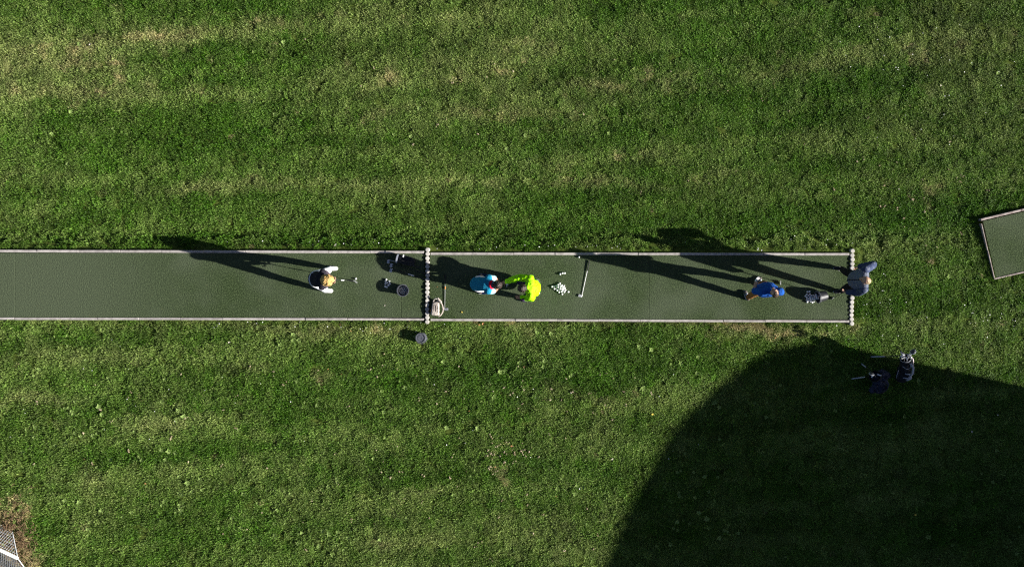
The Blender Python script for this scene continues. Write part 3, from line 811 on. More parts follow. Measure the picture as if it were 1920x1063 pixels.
for it in range(40):
    for i_ in range(len(pts)):
        for j_ in range(i_):
            d = pts[i_] - pts[j_]
            if d.length < 2 * BR:
                c = d.normalized() * (2 * BR - d.length) / 2; pts[i_] += c; pts[j_] -= c
for p in pts: golf_ball(p.x, p.y, BR, 'golf ball spilled in front of the tipped black bucket', 'balls spilled from the tipped bucket')
for a, b_, z in ((400, 795, .035), (415, 765, .04), (405, 850, .035), (435, 850, .04), (465, 848, .045), (440, 820, .04), (395, 820, .034), (430, 790, .04), (470, 800, .045), (300, 845, .066), (345, 848, .066), (320, 880, .066), (375, 850, .066), (420, 822, .075), (450, 830, .08)):
    p = g(1490 + a / 10.63, 480 + b_ / 10.63); golf_ball(p.x, p.y, z, 'golf ball in the mouth of the tipped black bucket', 'balls in the mouth of the tipped bucket')

# ------------------------------------------------------------------ golf clubs
def club(grip_end, head_at, toe, kind, label, shaft_m='steel', band=None, head_m=None, group='golf clubs', band_m='white_band', up=None):
    G, H = Vector(grip_end), Vector(head_at)
    e = empty('golf_club', H, 0, label, 'golf club', group)
    d = (G - H).normalized(); L = (G - H).length
    def loc(v): return v - H
    bm = bmesh.new(); tube(bm, [(0, 0, 0), loc(H + d * (L - .24))], [.0062, .0072], 8); from_bm('shaft', bm, M[shaft_m], e)
    bm = bmesh.new(); tube(bm, [loc(H + d * (L - .26)), loc(H + d * (L - .02)), loc(G)], [.0105, .0135, .013], 10); from_bm('grip', bm, M['rubber'], e)
    if band:
        a, b_ = band
        bm = bmesh.new(); tube(bm, [loc(H + d * a), loc(H + d * b_)], .0115, 8); from_bm('shaft_band', bm, M[band_m], e)
    toe = Vector(toe); toe = (toe - d * toe.dot(d) * (0 if kind == 'wood' else 1)).normalized()
    face = d.cross(toe).normalized()
    if up is not None and face.dot(Vector(up)) < 0: face = -face
    bm = bmesh.new()
    if kind == 'iron':
        P = []
        hh = d
        for s_, hgt, th in ((-.004, .034, .005), (.025, .040, .005), (.055, .052, .005), (.076, .050, .004), (.084, .030, .003)):
            lo, hi = -.012 + (.008 if s_ > .08 else 0), hgt
            P.append([toe * s_ + hh * lo + face * .010, toe * s_ + hh * hi + face * th, toe * s_ + hh * hi - face * th, toe * s_ + hh * lo - face * .010])
        R_ = [[bm.verts.new(v) for v in q] for q in P]
        for i_ in range(len(R_) - 1):
            for k in range(4): bm.faces.new((R_[i_][k], R_[i_][(k + 1) % 4], R_[i_ + 1][(k + 1) % 4], R_[i_ + 1][k]))
        bm.faces.new(R_[0][::-1]); bm.faces.new(R_[-1])
        tube(bm, [-d * .008, d * .055], [.009, .0085], 8)
    else:
        ball(bm, toe * .05 + face * .035, .055, (1.05, .95, .55), (toe, face, toe.cross(face)), 16, 10)
        tube(bm, [toe * .012, d * .05], [.011, .009], 8)
        b2 = bmesh.new(); tube(b2, [toe * .05 + face * .035 + toe * .060 * math.cos(a) + face * .054 * math.sin(a) for a in np.linspace(0, 2 * math.pi, 25)], .008, 6); from_bm('crown_rim', b2, M['bag_trim'], e, True)
    from_bm('club_head', bm, M[head_m or ('chrome' if kind == 'iron' else 'black_plastic')], e, kind != 'iron')
    return e

# wedge lying on the middle mat
a, b_ = g(1105.2, 488.4, .012), g(1090.6, 556.5, .012)
club((a.x, a.y, .024), (b_.x, b_.y, .012), (-1, -.25, .1), 'iron', 'steel wedge lying alone on the middle mat, its head towards the lower kerb', 'steel', None, None, 'golf clubs lying on the mats')
# club along the first post row, its grip by the bag
a, b_ = g(835.0, 514, .02), g(833.8, 581, .012)
club((a.x, a.y, .024), (b_.x, b_.y, .013), (1, -.15, .1), 'iron', 'iron club lying along the first post row beside the beige bag', 'steel', (.50, .56), 'chrome', 'golf clubs lying on the mats', 'orange')
# irons laid with their grips across the posts
a, b_ = g(799.5, 513.2, .09), g(733.0, 494.3, .03)
club((a.x, a.y, .088), (b_.x, b_.y, .018), (-.25, -1, 0), 'iron', 'iron lying in the shade with its grip resting on the first post row', 'graphite', None, 'chrome', 'golf clubs lying on the mats')
a, b_ = g(797.5, 523.6, .09), g(732.5, 503.7, .03)
club((a.x, a.y, .086), (b_.x, b_.y, .018), (-.45, -1, 0), 'iron', 'lower iron beside the ball pile, grip on the posts and head in the sun', 'graphite', (.44, .59), 'chrome', 'golf clubs lying on the mats')

# ------------------------------------------------------------------ bags on the mats
def soft(name, parts_, voxel, disp, mat, parent, it=3):
    bm = bmesh.new()
    for q in parts_: capsule(bm, *q)
    return remesh(name, bm, voxel, it, disp, mat, parent)
# beige canvas bag against the posts
e = empty('canvas_bag', g(817.5, 578.5), R(-3), 'beige canvas shoulder bag with a loose strap lying against the first post row', 'bag')
up = Vector((0, 0, 1))
bm = bmesh.new(); box(bm, (-.01, 0, .06), (.215, .34, .10))
for v in bm.verts:
    if v.co.y > 0: v.co.x *= .80
    if v.co.z > .06: v.co.x *= .86; v.co.y *= .93
bevel_all(bm, .035, 3)
remesh('body', bm, .008, 2, [(.12, .034), (.05, .010)], M['beige_canvas'], e)
for xx in (-.075, -.03, .015, .06):
    bm = bmesh.new(); tube(bm, [(xx * .8, .155, .085), (xx * .9, .06, .118), (xx, -.06, .118), (xx * 1.05, -.165, .08)], .0032, 6); from_bm('seam', bm, M['canvas_seam'], e, True)
bm = bmesh.new(); tube(bm, [(-.07, .14, .06), (-.06, .20, .08), (-.02, .245, .11), (.03, .235, .12)], .016, 8, True, (up, .5)); from_bm('carry_loop', bm, M['beige_canvas'], e, True)
bm = bmesh.new(); tube(bm, [(.02, .16, .08), (.06, .20, .10), (.11, .17, .10), (.155, .09, .08), (.175, .0, .05), (.165, -.08, .03), (.125, -.15, .03), (.07, -.19, .04)], .015, 8, True, (up, .5)); from_bm('strap', bm, M['beige_canvas'], e, True)
bm = bmesh.new(); capsule(bm, (.045, .245, .12), (.115, .165, .11), .024, .030, (up, .6)); remesh('strap_pad', bm, .006, 2, [(.03, .012)], M['beige_canvas'], e)
bm = bmesh.new(); capsule(bm, (.0, .19, .05), (.06, .17, .05), .03, .03, (up, .5)); remesh('side_flap', bm, .008, 2, [(.03, .02)], M['bag_black'], e)
bm = bmesh.new(); box(bm, (-.122, -.05, .06), (.012, .05, .06)); from_bm('tag', bm, M['orange'], e)
# a club lying in the shade, its grip in the dark bag
# dark golf bag lying in the shade
e = empty('golf_bag', g(762, 488.5), R(-14), 'black golf bag lying in the shade by the upper kerb, left of the posts', 'golf bag', 'golf bags')
bm = bmesh.new()
tube(bm, [(-.20, 0, .10), (-.19, 0, .10), (.0, 0, .10), (.20, 0, .095), (.215, 0, .095)], [.095, .105, .100, .092, .085], 18, True, (up, .95)); body = from_bm('body', bm, M['bag_black'], e, True)
bm = bmesh.new(); tube(bm, [(-.225, 0, .10), (-.185, 0, .10)], [.112, .114], 18, False); tube(bm, [(-.225, 0, .10), (-.185, 0, .10)], [.098, .098], 18, False); from_bm('cuff', bm, M['bag_trim'], e)
bm = bmesh.new(); capsule(bm, (-.10, .06, .15), (.12, .05, .14), .055, .06, (up, .6)); remesh('pocket', bm, .009, 2, [(.05, .02)], M['bag_black'], e)
bm = bmesh.new(); capsule(bm, (-.06, -.07, .13), (.14, -.06, .12), .045, .05, (up, .6)); remesh('pocket', bm, .009, 2, [(.05, .02)], M['bag_black'], e)
bm = bmesh.new(); box(bm, (-.07, .09, .205), (.028, .062, .006)); from_bm('label_patch', bm, M['white_band'], e)
bm = bmesh.new(); tube(bm, [(-.15, -.02, .21), (-.05, -.03, .225), (.06, -.02, .22), (.16, -.01, .19)], .014, 8, True, (up, .5)); from_bm('strap', bm, M['rubber'], e, True)
a, b_ = g(752, 493.0, .10), g(727.5, 487.2, .03)
club(g(789, 501.5, .10), (b_.x, b_.y, .018), (-.5, -1, 0), 'iron', 'iron with its shaft running under the black golf bag in the shade', 'steel', (.54, .66), 'chrome', 'golf clubs lying on the mats')

# ------------------------------------------------------------------ people
def V3(*a): return Vector(a)

def hand(bm, wrist, d, palm, curl=1.0, side=1, s=1.0):
    d = d.normalized(); palm = (palm - d * palm.dot(d)).normalized(); lat = d.cross(palm).normalized() * side
    capsule(bm, wrist, wrist + d * .03 * s, .024 * s, .028 * s, (palm, .75))
    for k in (-1, 0, 1): capsule(bm, wrist + d * .025 * s + lat * .016 * k * s, wrist + d * .085 * s + lat * .023 * k * s, .017 * s, .013 * s)
    for k, L in zip(range(4), (.92, 1.05, 1.0, .78)):
        off = lat * (.033 - .0215 * k) * s
        p = wrist + d * .088 * s + off * .95; q = d + off * 1.5; q.normalize(); ang = 0
        for seg_, ln in enumerate((.042, .027, .021)):
            ang += curl * (.55, .75, .5)[seg_]
            dirn = (q * math.cos(ang) + palm * math.sin(ang)).normalized()
            p2 = p + dirn * ln * L * s
            capsule(bm, p, p2, (.0092 - .0008 * seg_) * s, (.0086 - .0008 * seg_) * s, None, 10); p = p2
    p = wrist + d * .028 * s + lat * .026 * s
    q = p + (d * .6 + lat * .7 + palm * .35).normalized() * .040 * s
    q2 = q + (d * .85 + lat * .15 + palm * .55 * curl).normalized() * .030 * s
    capsule(bm, p, q, .0125 * s, .0105 * s, None, 10); capsule(bm, q, q2, .0105 * s, .0088 * s, None, 10)

def person(loc, rz, J, label, s=1.0, skin='skin', garments=None, look=None, headup=None, hair=None, belly=0.0, curl=1.0, palm=None, hair_r=0.0):
    """J: joints in metres, facing +X, left +Y. Body is one fused mesh; clothes, hair and eyes are children."""
    e = empty('person', loc, rz, label, 'person')
    J = {k: Vector(v) for k, v in J.items()}
    lat = (J['shoulder_l'] - J['shoulder_r']).normalized()
    hlat = (J['hip_l'] - J['hip_r']).normalized()
    look = Vector(look).normalized(); hup = Vector(headup); hup = (hup - look * hup.dot(look)).normalized(); hl = hup.cross(look).normalized()
    hc = J['head']
    waist = J['pelvis'].lerp(J['chest'], .45)
    def torso(bm, add, wf=1.0, low=0.0):
        capsule(bm, J['pelvis'] - (J['chest'] - J['pelvis']).normalized() * (.02 + low), waist, (.118 + add) * s, (.112 + add + belly) * s, (hlat, 1.32 * wf))
        capsule(bm, waist, J['chest'], (.112 + add + belly) * s, (.118 + add) * s, (lat, 1.28 * wf))
        capsule(bm, J['chest'], J['chest'].lerp(J['neck'], .6), (.118 + add) * s, (.085 + add) * s, (lat, 1.38 * wf))
        for q in ('l', 'r'):
            capsule(bm, J['chest'].lerp(J['neck'], .45), J['shoulder_' + q], (.075 + add) * s, (.058 + add) * s)
    def arm(bm, q, add, upper=True, fore=True, short=1.0):
        S_, E_, W_ = (J[k + '_' + q] for k in ('shoulder', 'elbow', 'wrist'))
        if upper: capsule(bm, S_, S_.lerp(E_, short), (.054 + add) * s, (.043 + .011 * (1 - short) + add) * s)
        if fore: capsule(bm, E_, E_.lerp(W_, .35), (.042 + add) * s, (.041 + add) * s); capsule(bm, E_.lerp(W_, .35), W_.lerp(E_, .04), (.041 + add) * s, (.027 + add * .9) * s)
    def leg(bm, q, add, lo=1.0):
        H_, K_, A_ = (J[k + '_' + q] for k in ('hip', 'knee', 'ankle'))
        capsule(bm, H_, K_, (.088 + add) * s, (.056 + add) * s)
        if lo > 0: capsule(bm, K_, K_.lerp(A_, .35), (.055 + add) * s, (.056 + add) * s); capsule(bm, K_.lerp(A_, .35), K_.lerp(A_, lo), (.056 + add) * s, (.038 + (1 - lo) * .02 + add) * s)
    bm = bmesh.new()
    torso(bm, 0)
    for q, sd in (('l', -1), ('r', 1)):
        arm(bm, q, 0); leg(bm, q, 0)
        d = J['wrist_' + q] - J['elbow_' + q]
        pm = Vector(palm[q]) if palm and q in palm else -lat * (1 if q == 'l' else -1)
        hand(bm, J['wrist_' + q], d, pm, curl, sd, s)
        A_, T_ = J['ankle_' + q], J['toe_' + q]
        capsule(bm, V3(A_.x, A_.y, A_.z - .03 * s), V3(A_.x, A_.y, A_.z - .04 * s).lerp(T_, .8), .030 * s, .022 * s)
    capsule(bm, J['chest'].lerp(J['neck'], .5), J['neck'], .075 * s, .056 * s); capsule(bm, J['neck'], hc - look * .015 * s - hup * .05 * s, .054 * s, .054 * s)
    hs_ = s ** .6
    ball(bm, hc, .098 * hs_, (1.0, .80, 1.05), (look, hl, hup), 20, 14)                                       # skull
    capsule(bm, hc + look * .035 * hs_ - hup * .045 * hs_, hc + look * .062 * hs_ - hup * .092 * hs_, .062 * hs_, .030 * hs_)   # face and chin
    capsule(bm, hc + look * .092 * hs_ - hup * .005 * hs_, hc + look * .112 * hs_ - hup * .038 * hs_, .011 * hs_, .0145 * hs_)  # nose
    capsule(bm, hc + look * .088 * hs_ + hup * .020 * hs_ - hl * .035 * hs_, hc + look * .088 * hs_ + hup * .020 * hs_ + hl * .035 * hs_, .012 * hs_, .012 * hs_)
    for sd in (-1, 1): ball(bm, hc + hl * .082 * sd * hs_ - look * .005 - hup * .015 * hs_, .030 * hs_, (.75, .38, 1.1), (look, hl, hup), 10, 8)
    body = remesh('body', bm, .0075, 1, None, M[skin], e)
    for sd in (-1, 1):
        bm = bmesh.new(); ball(bm, hc + look * .0905 * hs_ + hl * .033 * sd * hs_ - hup * .004 * hs_, .0115 * hs_); from_bm('eye', bm, M['eye'], e, True)
    bm = bmesh.new(); ball(bm, hc + look * .094 * hs_ - hup * .068 * hs_, .020 * hs_, (.35, 1, .32), (look, hl, hup)); from_bm('mouth', bm, M['lips'], e, True)
    folds = [(.09, .020), (.035, .008)]
    for gname, opt in (garments or {}).items():
        bm = bmesh.new(); k = opt['cut']; add = opt.get('add', .02)
        if k == 'top':
            torso(bm, add, opt.get('wide', 1.0))
            for q in 'lr': arm(bm, q, add, opt.get('upper', True), opt.get('long', True), opt.get('short', 1.0))
            if opt.get('collar'): capsule(bm, J['chest'].lerp(J['neck'], .6), J['neck'], .085 * s, .066 * s)
        elif k == 'vest':
            torso(bm, add, opt.get('wide', 1.0), opt.get('low', 0.0))
        elif k == 'sleeve':
            arm(bm, opt['side'], add, True, opt.get('long', True), opt.get('short', 1.0))
        elif k == 'trousers':
            capsule(bm, J['pelvis'], J['pelvis'].lerp(J['chest'], .28), (.125 + add) * s, (.112 + add) * s, (hlat, 1.34))
            for q in 'lr': leg(bm, q, add, opt.get('lo', .96))
        elif k == 'collar':
            n_ = (J['neck'] - J['chest']).normalized(); c_ = J['neck'] - n_ * .02 * s
            u_, v_ = perp(n_); tube(bm, [c_ + (u_ * math.cos(a) + v_ * math.sin(a)) * .088 * s for a in np.linspace(0, 2 * math.pi, 21)], .042 * s, 10)
        elif k == 'hair':
            rg = random.Random(opt.get('seed', 1)); rr = opt.get('r', .1)
            for q in range(opt.get('n', 60)):
                v = Vector((rg.gauss(0, 1), rg.gauss(0, 1), rg.gauss(0, 1))).normalized()
                if v.dot(look) > opt.get('front', .35) and v.dot(hup) < opt.get('top', .45): continue
                if v.dot(hup) < opt.get('low', -.45): continue
                cpt = hc + (look * v.dot(look) + hl * v.dot(hl) * .84 + hup * v.dot(hup) * 1.04) * rr * .86 * hs_
                ball(bm, cpt, rr * opt.get('curl', .30) * hs_ * rg.uniform(.8, 1.2), (1, 1, 1), None, 8, 6)
            cb = opt.get('back', .008); ball(bm, hc - look * cb * hs_ + hup * .006, rr * .93 * hs_, (.95 - 2.5 * cb, .82, 1.0), (look, hl, hup), 16, 12)
            if opt.get('bun'): ball(bm, hc + Vector(opt['bun']) * hs_, opt.get('bun_r', .05) * hs_)
        o = remesh(gname.split('.')[0], bm, .0075 if k == 'hair' else .009, 1 if k == 'hair' else 2, opt.get('disp', folds if k != 'hair' else [(.02, .010)]), M[opt['mat']], e)
        if opt.get('label'): o['label'] = opt['label']
        for fn in opt.get('extra', []): fn(o)
    return e, J

def shoes(e, J, mat, sole='sole', s=1.0, lab=None, rise=0.0, sole_h=.022, hgt=.046, wide=1.0):
    for q in 'lr':
        A_, T_ = J['ankle_' + q], J['toe_' + q]
        f = Vector((T_.x - A_.x, T_.y - A_.y, 0))
        fl_ = f.length; f.normalize(); sd = Vector((-f.y, f.x, 0))
        base = min(A_.z - .08 * s, T_.z - .03)
        heel = Vector((A_.x, A_.y, base)) - f * .045 * s; toe = Vector((T_.x, T_.y, base)) + f * .02 * s
        L = (toe - heel).length
        bm = bmesh.new()
        capsule(bm, heel + up * .040 * s, heel.lerp(toe, .5) + up * .042 * s, .042 * s, .045 * s, (sd, wide)); capsule(bm, heel.lerp(toe, .4) + up * .042 * s, toe - f * .05 * s + up * .036 * s, .046 * s, .042 * s, (sd, 1.08 * wide))
        capsule(bm, Vector((A_.x, A_.y, base + .05 * s)), Vector((A_.x, A_.y, base + .095 * s)), .045 * s, .044 * s)
        o = remesh('shoe', bm, .0075, 2, None, M[mat], e)
        bm = bmesh.new(); prof = []
        for t_ in np.linspace(0, 1, 9): prof.append((t_, .040 + .012 * math.sin(math.pi * min(t_ * 1.3, 1)) - .004 * t_))
        ring = []
        for t_, w_ in prof: ring.append(heel - f * .045 * s + f * (L + .045 * s) * t_ + sd * w_ * s * math.sqrt(max(1 - (2 * t_ - 1) ** 6, .02)))
        for t_, w_ in prof[::-1][1:-1]: ring.append(heel - f * .045 * s + f * (L + .045 * s) * t_ - sd * w_ * s * math.sqrt(max(1 - (2 * t_ - 1) ** 6, .02)))
        lo = [bm.verts.new(v + up * .001) for v in ring]; hi = [bm.verts.new(v + up * sole_h) for v in ring]
        bm.faces.new(lo[::-1]); bm.faces.new(hi)
        for k in range(len(ring)): bm.faces.new((lo[k], lo[(k + 1) % len(ring)], hi[(k + 1) % len(ring)], hi[k]))
        from_bm('sole', bm, M[sole], o)

# --- blond golfer at address
JW = dict(pelvis=(-.15, 0, .90), chest=(.07, 0, 1.19), neck=(.17, .0, 1.33), head=(.265, -.01, 1.45), shoulder_l=(.12, .165, 1.285), shoulder_r=(.12, -.165, 1.285),
          elbow_l=(.15, .150, 1.02), elbow_r=(.14, -.150, 1.03), wrist_l=(.235, .025, .79), wrist_r=(.235, -.03, .76), hip_l=(-.13, .095, .86), hip_r=(-.13, -.095, .86),
          knee_l=(.07, .215, .48), knee_r=(.02, -.235, .48), ankle_l=(.03, .265, .085), ankle_r=(-.06, -.265, .085), toe_l=(.19, .275, .03), toe_r=(.10, -.27, .03))
e, J = person(g(617, 524), R(-3), JW, 'blond woman in a dark vest and white trousers bending over her club', .97, 'skin', {
    'trousers': dict(cut='trousers', mat='white_cloth', add=.020), 'sweater': dict(cut='top', mat='plum_sleeve', add=.012), 'vest': dict(cut='vest', mat='charcoal', add=.026),
    'hair': dict(cut='hair', mat='blond_hair', r=.134, n=100, curl=.34, front=.72, low=-.75, bun=(-.06, 0, .05), bun_r=.06, disp=[(.03, .03), (.012, .010)])},
    look=(.75, .0, -.62), headup=(.62, 0, .75), palm={'l': (0, -1, -.2), 'r': (0, 1, -.2)}, curl=1.25)
shoes(e, J, 'white_leather', 'sole', .97, wide=1.18)
bm = bmesh.new(); pl = [J['pelvis'].lerp(J['chest'], .12) + (J['hip_l'] - J['hip_r']).normalized() * (.172 * math.cos(a)) + (J['chest'] - J['pelvis']).normalized().cross((J['hip_l'] - J['hip_r']).normalized()) * (-.142 * math.sin(a)) for a in np.linspace(0, 2 * math.pi, 33)]
tube(bm, pl, .014, 8); from_bm('shirt_hem', bm, M['white_cloth'], e, True)
bm = bmesh.new(); box(bm, (-.16, .135, 1.04), (.045, .012, .02), Matrix.Rotation(.4, 3, 'Y')); from_bm('logo_patch', bm, M['white_band'], e)
hd = g(665.5, 526.5)
wm = g(617, 524)
gp_ = wm + Vector((.27, -.01, .78)); gdir = (gp_ - Vector((hd.x, hd.y, .02))).normalized()
club(gp_ + gdir * .10, (hd.x, hd.y, .018), (.86, -.5, 0), 'iron', 'iron held by the blond woman, its head beside her ball', 'graphite', (.44, .56), 'chrome', 'golf clubs in hand')

# --- bent golfer in cyan
JC = dict(pelvis=(-.07, 0, .70), chest=(.13, 0, .91), neck=(.28, 0, .99), head=(.40, 0, 1.035), shoulder_l=(.19, .15, .94), shoulder_r=(.19, -.15, .94),
          elbow_l=(.34, .15, .74), elbow_r=(.34, -.15, .73), wrist_l=(.44, .03, .58), wrist_r=(.44, -.03, .56), hip_l=(-.07, .095, .67), hip_r=(-.07, -.095, .67),
          knee_l=(.03, .13, .37), knee_r=(.03, -.13, .37), ankle_l=(-.02, .20, .075), ankle_r=(-.02, -.20, .075), toe_l=(.12, .22, .03), toe_r=(.12, -.21, .03))
e, J = person(g(903, 532.5), R(-3), JC, 'young golfer in a cyan top with a red collar, bent low over the club', .84, 'tan_skin', {
    'shorts': dict(cut='trousers', mat='white_cloth', add=.024, lo=0), 'top': dict(cut='vest', mat='cyan_cloth', add=.040, wide=.95, low=.05),
    'sleeve': dict(cut='sleeve', side='l', mat='pale_cyan_cloth', add=.032, long=False, short=.75), 'sleeve.001': dict(cut='sleeve', side='r', mat='pale_cyan_cloth', add=.032, long=False, short=.75),
    'collar': dict(cut='collar', mat='red_cloth'),
    'hair': dict(cut='hair', mat='dark_hair', r=.110, n=80, curl=.26, front=.6, low=-.6, bun=(.0, .0, .085), bun_r=.045, disp=[(.02, .02)])},
    look=(.55, .0, -.83), headup=(.83, 0, .55), palm={'l': (0, -1, -.2), 'r': (0, 1, -.2)}, curl=1.25)
shoes(e, J, 'navy_cloth', 'sole', .84)
bm = bmesh.new(); tube(bm, [(.435 + .022 * math.cos(a), .02 * math.sin(a), 1.118 - .02 * math.cos(a)) for a in np.linspace(0, 6.283, 15)], .008, 6); from_bm('hair_tie', bm, M['bag_trim'], e, True)
hd = g(950.0, 537.6)
gp_ = g(903, 532.5) + Vector((.455, .0, .54)); gdir = (gp_ - Vector((hd.x, hd.y, .02))).normalized()
club(gp_ + gdir * .12, (hd.x, hd.y, .018), (.5, .85, 0), 'iron', 'iron held by the bent young golfer, in the shade of the neon jacket', 'graphite', None, 'chrome', 'golf clubs in hand')

# --- crouching man in neon
JN = dict(pelvis=(-.08, .02, .34), chest=(-.03, .02, .66), neck=(.10, .01, .83), head=(.21, .02, .89), shoulder_l=(.02, .215, .765), shoulder_r=(.03, -.205, .765),
          elbow_l=(-.02, .26, .50), elbow_r=(.32, -.22, .68), wrist_l=(.22, .245, .46), wrist_r=(.575, -.135, .58), hip_l=(-.07, .11, .33), hip_r=(-.07, -.08, .33),
          knee_l=(.18, .27, .46), knee_r=(.26, -.12, .09), ankle_l=(.08, .27, .085), ankle_r=(-.14, -.14, .10), toe_l=(.24, .31, .03), toe_r=(-.04, -.14, .03))
e, J = person(g(995, 538.5), R(180), JN, 'man in a neon yellow-green jacket crouching and reaching out to the young golfer', 1.0, 'tan_skin', {
    'trousers': dict(cut='trousers', mat='purple_black', add=.022), 'jacket': dict(cut='top', mat='neon_cloth', add=.036, wide=1.03, collar=True, disp=[(.12, .050), (.05, .014)]),
    'hair': dict(cut='hair', mat='dark_hair', r=.108, n=80, curl=.22, front=.5, low=-.35, disp=[(.02, .016)])},
    look=(.85, -.0, -.5), headup=(.5, 0, .85), palm={'l': (0, -.3, -1), 'r': (0, .5, -1)}, curl=.6)
shoes(e, J, 'black_shoe', 'sole')
wv = (J['wrist_l'] - J['elbow_l']).normalized(); bm = bmesh.new(); u_, v_ = perp(wv); c_ = J['wrist_l'] - wv * .01
tube(bm, [c_ + (u_ * math.cos(a) + v_ * math.sin(a)) * .034 for a in np.linspace(0, 6.283, 17)], .007, 6); from_bm('watch', bm, M['bag_trim'], e)
bm = bmesh.new(); box(bm, c_ + Vector((0, .005, .036)), (.036, .036, .010)); from_bm('watch_face', bm, M['white_band'], e)

# --- man in the royal blue top
JB = dict(pelvis=(-.06, .02, .93), chest=(-.08, .0, 1.27), neck=(-.13, .0, 1.47), head=(-.145, -.02, 1.61), shoulder_l=(-.10, .20, 1.42), shoulder_r=(-.13, -.20, 1.41),
          elbow_l=(-.06, .30, 1.15), elbow_r=(-.17, -.30, 1.14), wrist_l=(.13, .20, .99), wrist_r=(-.09, -.28, .89), hip_l=(-.07, .11, .90), hip_r=(-.05, -.09, .90),
          knee_l=(-.16, .15, .48), knee_r=(.04, -.14, .49), ankle_l=(-.24, .175, .085), ankle_r=(.05, -.165, .085), toe_l=(-.08, .215, .03), toe_r=(.20, -.185, .03))
rb_ = g(1412, 537)
e, J = person(rb_, R(97), JB, 'man in a royal blue short-sleeved top and caramel trousers, looking up the field', 1.0, 'skin', {
    'trousers': dict(cut='trousers', mat='tan_trousers', add=.022), 'shirt': dict(cut='top', mat='blue_polo', add=.032, long=False, short=.95, collar=False, wide=1.05),
    'hair': dict(cut='hair', mat='brown_hair', r=.104, n=110, curl=.18, front=.30, low=-.4, back=.02, top=.72)},
    look=(.82, .20, .50), headup=(-.5, 0, .85), palm={'l': (0, -1, -.3), 'r': (.2, 1, 0)}, belly=.035, curl=1.0)
shoes(e, J, 'grey_shoe', 'sole')
bm = bmesh.new(); d = (J['wrist_l'] - J['elbow_l']); hand(bm, J['wrist_l'] - d.normalized() * .012, d, Vector((0, -1, -.3)), 1.0, -1, 1.12); remesh('glove', bm, .0065, 1, None, M['white_cloth'], e)
for q in 'lr':
    A_, T_ = J['ankle_' + q], J['toe_' + q]
    bm = bmesh.new(); capsule(bm, A_ + V3(0.0, 0, -.01), A_.lerp(T_, .5) + V3(0, 0, .035), .040, .026); remesh('sock', bm, .008, 2, None, M['white_cloth'], e)
hd = g(1463, 533.0)
gp_ = rb_ + Vector((.285, -.10, .80)); gdir = (gp_ - Vector((hd.x, hd.y, .02))).normalized()
club(gp_ + gdir * .10, (hd.x, hd.y, .018), (.05, 1, 0), 'iron', 'iron held low by the man in royal blue, its head above the spilled balls', 'graphite', None, 'chrome', 'golf clubs in hand')

# --- man in the blue-grey jacket
JG = dict(pelvis=(-.01, 0, .95), chest=(-.03, 0, 1.30), neck=(-.01, .0, 1.51), head=(.03, .01, 1.655), shoulder_l=(-.02, .21, 1.44), shoulder_r=(-.04, -.21, 1.44),
          elbow_l=(-.03, .285, 1.15), elbow_r=(-.30, -.34, 1.26), wrist_l=(.15, .285, .94), wrist_r=(-.06, -.30, 1.10), hip_l=(-.01, .105, .92), hip_r=(-.01, -.105, .92),
          knee_l=(.02, .19, .49), knee_r=(.03, -.19, .49), ankle_l=(-.03, .27, .085), ankle_r=(-.03, -.27, .085), toe_l=(.13, .285, .03), toe_r=(.13, -.285, .03))
rg_ = g(1573, 525)
e, J = person(rg_, R(180), JG, 'man in a blue-grey zipped jacket and black trousers, one hand on his hip', 1.02, 'skin', {
    'trousers': dict(cut='trousers', mat='black_cloth', add=.022), 'jacket': dict(cut='top', mat='grey_marl', add=.034, collar=True, wide=1.04, disp=[(.10, .028), (.04, .010)]),
    'sleeve': dict(cut='sleeve', side='l', mat='navy_marl', add=.040), 'sleeve.001': dict(cut='sleeve', side='r', mat='navy_marl', add=.040),
    'hair': dict(cut='hair', mat='short_blond_hair', r=.103, n=110, curl=.14, front=-.05, low=-.35, back=.036, top=.92, disp=[(.015, .006)])},
    look=(.86, -.42, .22), headup=(-.2, 0, .97), palm={'l': (0, -1, -.2), 'r': (.3, 1, -.3)}, curl=1.1, belly=.03)
shoes(e, J, 'black_shoe', 'sole')
bm = bmesh.new()
zp = [J['pelvis'].lerp(J['chest'], t_) + V3(.118 + .034 + .044 * math.sin(math.pi * min(1, t_ * .9 + .08)) , 0, 0) for t_ in np.linspace(-.02, 1.25, 9)] + [V3(.095, .0, 1.47), V3(.085, 0, 1.53)]
tube(bm, zp, .008, 6, True); from_bm('zip', bm, M['black_cloth'], e, True)
wv = (J['wrist_r'] - J['elbow_r']).normalized(); bm = bmesh.new(); u_, v_ = perp(wv); c_ = J['wrist_r'] + wv * .012
tube(bm, [c_ + (u_ * math.cos(a) + v_ * math.sin(a)) * .036 for a in np.linspace(0, 6.283, 17)], .009, 6); from_bm('watch', bm, M['white_band'], e)
hd = g(1563, 557.5)
gp_ = Vector((rg_.x - .19, rg_.y - .275, .87)); gdir = (gp_ - Vector((hd.x, hd.y, .02))).normalized()
club(gp_ + gdir * .08, (hd.x, hd.y, .018), (-.75, -.66, 0), 'iron', 'iron held by the man in the blue-grey jacket, its head right of the tipped bucket', 'graphite', None, 'chrome', 'golf clubs in hand')

